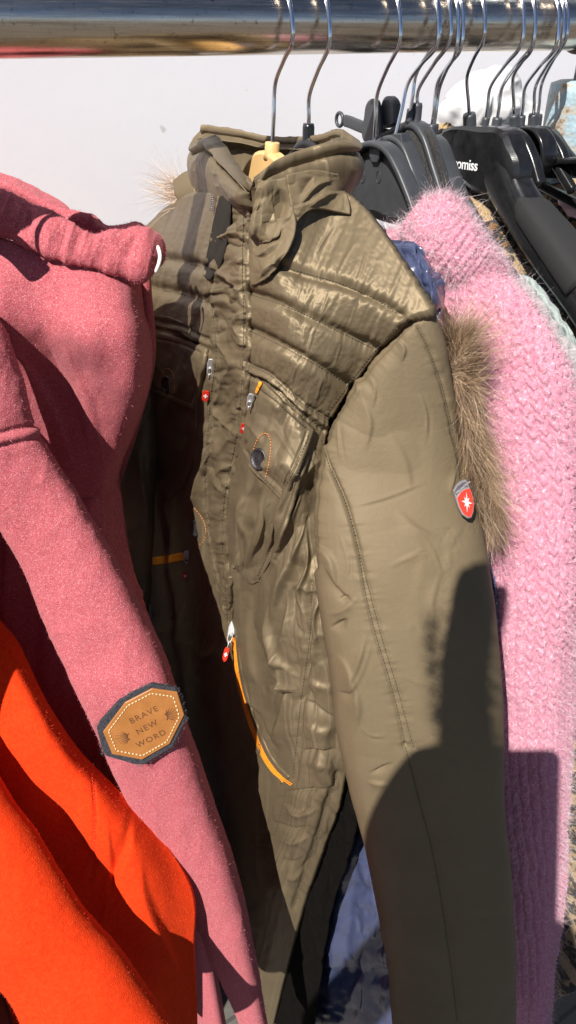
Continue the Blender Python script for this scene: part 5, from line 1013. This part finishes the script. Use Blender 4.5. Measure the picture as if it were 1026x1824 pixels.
for sgn in (-1, 1):
    hp = jn(pp(XO+.10*sgn, -.46, .90), .105, pel); kn = jn(pp(XO+.11*sgn, -.44, .50), .062, hp); an = jn(pp(XO+.12*sgn, -.47, .09), .045, kn); jn(pp(XO+.13*sgn, -.35, .04), .04, an)
    sh_ = jn(pp(XO+.17*sgn, -.40, 1.41), .07, ch)
    if sgn < 0:                      # left hand holds the phone
        r0 = -.135; el_ = jn(pp(-.38, -.25, 1.26), .056, sh_); wr = jn(pp(-.150, -.10, 1.48), .038, el_); pm = jn(pp(r0, -.095, 1.55), .032, wr); fb = lambda k: (pp(r0-.012, -.075+.012*k, 1.555+.018*k), pp(r0-.006, -.045+.012*k, 1.563+.018*k), pp(r0+.016, -.036+.012*k, 1.568+.018*k)); tb = (pp(r0+.01, -.10, 1.58), pp(r0+.03, -.085, 1.61))
    else:                            # right forearm, pose made up to cast the dark strip on the sleeve
        el_ = jn(ry(-.062, -.06, .20), .028, sh_); wr = jn(ry(-.064, .080, .19), .020, el_); pm = jn(ry(-.058, .112, .19), .020, wr); fb = lambda k: (ry(-.064+.007*k, .135, .19), ry(-.060+.007*k, .155, .185), ry(-.054+.006*k, .168+.004*k, .175)); tb = (ry(-.052, .128, .185), ry(-.046, .142, .18))
    for k in range(4):
        q = fb(k); a_ = jn(q[0], .0095, pm); b_ = jn(q[1], .0088, a_); jn(q[2], .008, b_)
    a_ = jn(tb[0], .011, pm); jn(tb[1], .009, a_)
me = bpy.data.meshes.new('person'); o0_ = pp(0, -.5, 0); me.from_pydata([tuple(p-o0_) for p in J], E, []); me.update(); po = bpy.data.objects.new('person', me); COL.objects.link(po); po.location = o0_
sk = po.modifiers.new('skin', 'SKIN'); po.modifiers.new('sub', 'SUBSURF').levels = 2
for k, r_ in enumerate(RD): me.skin_vertices[0].data[k].radius = (r_, r_)
me.skin_vertices[0].data[0].use_root = True
bpy.context.view_layer.update(); m2 = bpy.data.meshes.new_from_object(po.evaluated_get(bpy.context.evaluated_depsgraph_get())); po.modifiers.clear(); po.data = m2; m2.name = 'person'
m2.materials.clear()
for mm in (fabric('navy_black_jacket', (.010, .010, .013), (.018, .018, .022), rough=.8), plain('skin_tone', (.46, .27, .19), .5, noise=.06), fabric('dark_denim', (.02, .025, .045), (.03, .036, .06), rough=.9)): m2.materials.append(mm)
for p_ in m2.polygons:
    c_ = np.array(p_.center)+o0_; fw = (c_-C)@FH; p_.use_smooth = True
    p_.material_index = 1 if (c_[2] > 1.50 and (fw > -.11 or fw < -.22)) or c_[2] > 1.93 else (2 if c_[2] < .92 else 0)
tag(po, 'unseen person in dark jacket and jeans, raised fuzzy forearm made up to cast shade', 'person')
tl = rng.random(1500)[:, None]; an_ = rng.random(1500)*2*math.pi; ax_ = ry(-.064, -.06, .20)*(1-tl)+ry(-.064, .125, .19)*tl; nd_ = R*np.cos(an_)[:, None]+np.cross(U, R)*np.sin(an_)[:, None]
V, f, c = strands(ax_+nd_*.022, nd_+rng.normal(size=(1500, 3))*.5, rng.uniform(.006, .018, 1500), .0016, .3, 3, seed=44); fz = mesh_obj('shadow_edge_fuzz', V-o0_, f, M['feltfuzz'], col=c, smooth=False); fz.parent = po  # fuzz added to roughen the shadow edge of the forearm
ph_hair = [];
hc = pp(XO, -.345, 1.70); th = np.linspace(0, 2*math.pi, 28, endpoint=False); rg = []
for el2 in np.radians(np.linspace(88, -32, 12)):
    rg.append([hc+R*.098*math.cos(el2)*math.cos(a)+FH*((.105 if math.sin(a) < 0 else .060)*math.cos(el2)*math.sin(a))+np.array([0, 0, .115*math.sin(el2)]) for a in th])
Gx = np.array(rg); V = Gx.reshape(-1, 3)-o0_; ho = mesh_obj('hair', V, gfaces(12, 28, True), fabric('brown_hair', (.03, .018, .01), (.05, .03, .018), rough=.6, scale=90)); ho.parent = po

# ================================================================== light
el = math.asin(SUN[2]); az = math.atan2(SUN[0], SUN[1])
W = bpy.data.worlds.new('World'); scene.world = W; W.use_nodes = True; nt = W.node_tree; bg = nt.nodes['Background']
sky = nt.nodes.new('ShaderNodeTexSky'); sky.sky_type = 'NISHITA'; sky.sun_disc = False; sky.sun_elevation = el; sky.sun_rotation = az; sky.air_density = .40; sky.dust_density = .25; sky.ozone_density = .5; nt.links.new(sky.outputs[0], bg.inputs[0]); bg.inputs[1].default_value = .07
sd = bpy.data.lights.new('sun', 'SUN'); sd.energy = 5.0; sd.angle = math.radians(.5); sd.color = (1, .955, .89); so = bpy.data.objects.new('sun', sd); COL.objects.link(so); so.location = (-3, -2, 5); so.rotation_euler = Vector(SUN).to_track_quat('Z', 'Y').to_euler()
vs = scene.view_settings; scene.display_settings.display_device = 'sRGB'; vs.view_transform = 'Standard'; vs.look = 'None'; vs.exposure = .70; vs.gamma = 1; vs.use_curve_mapping = False
for o in bpy.data.objects:
    if '_o' in o: del o['_o']
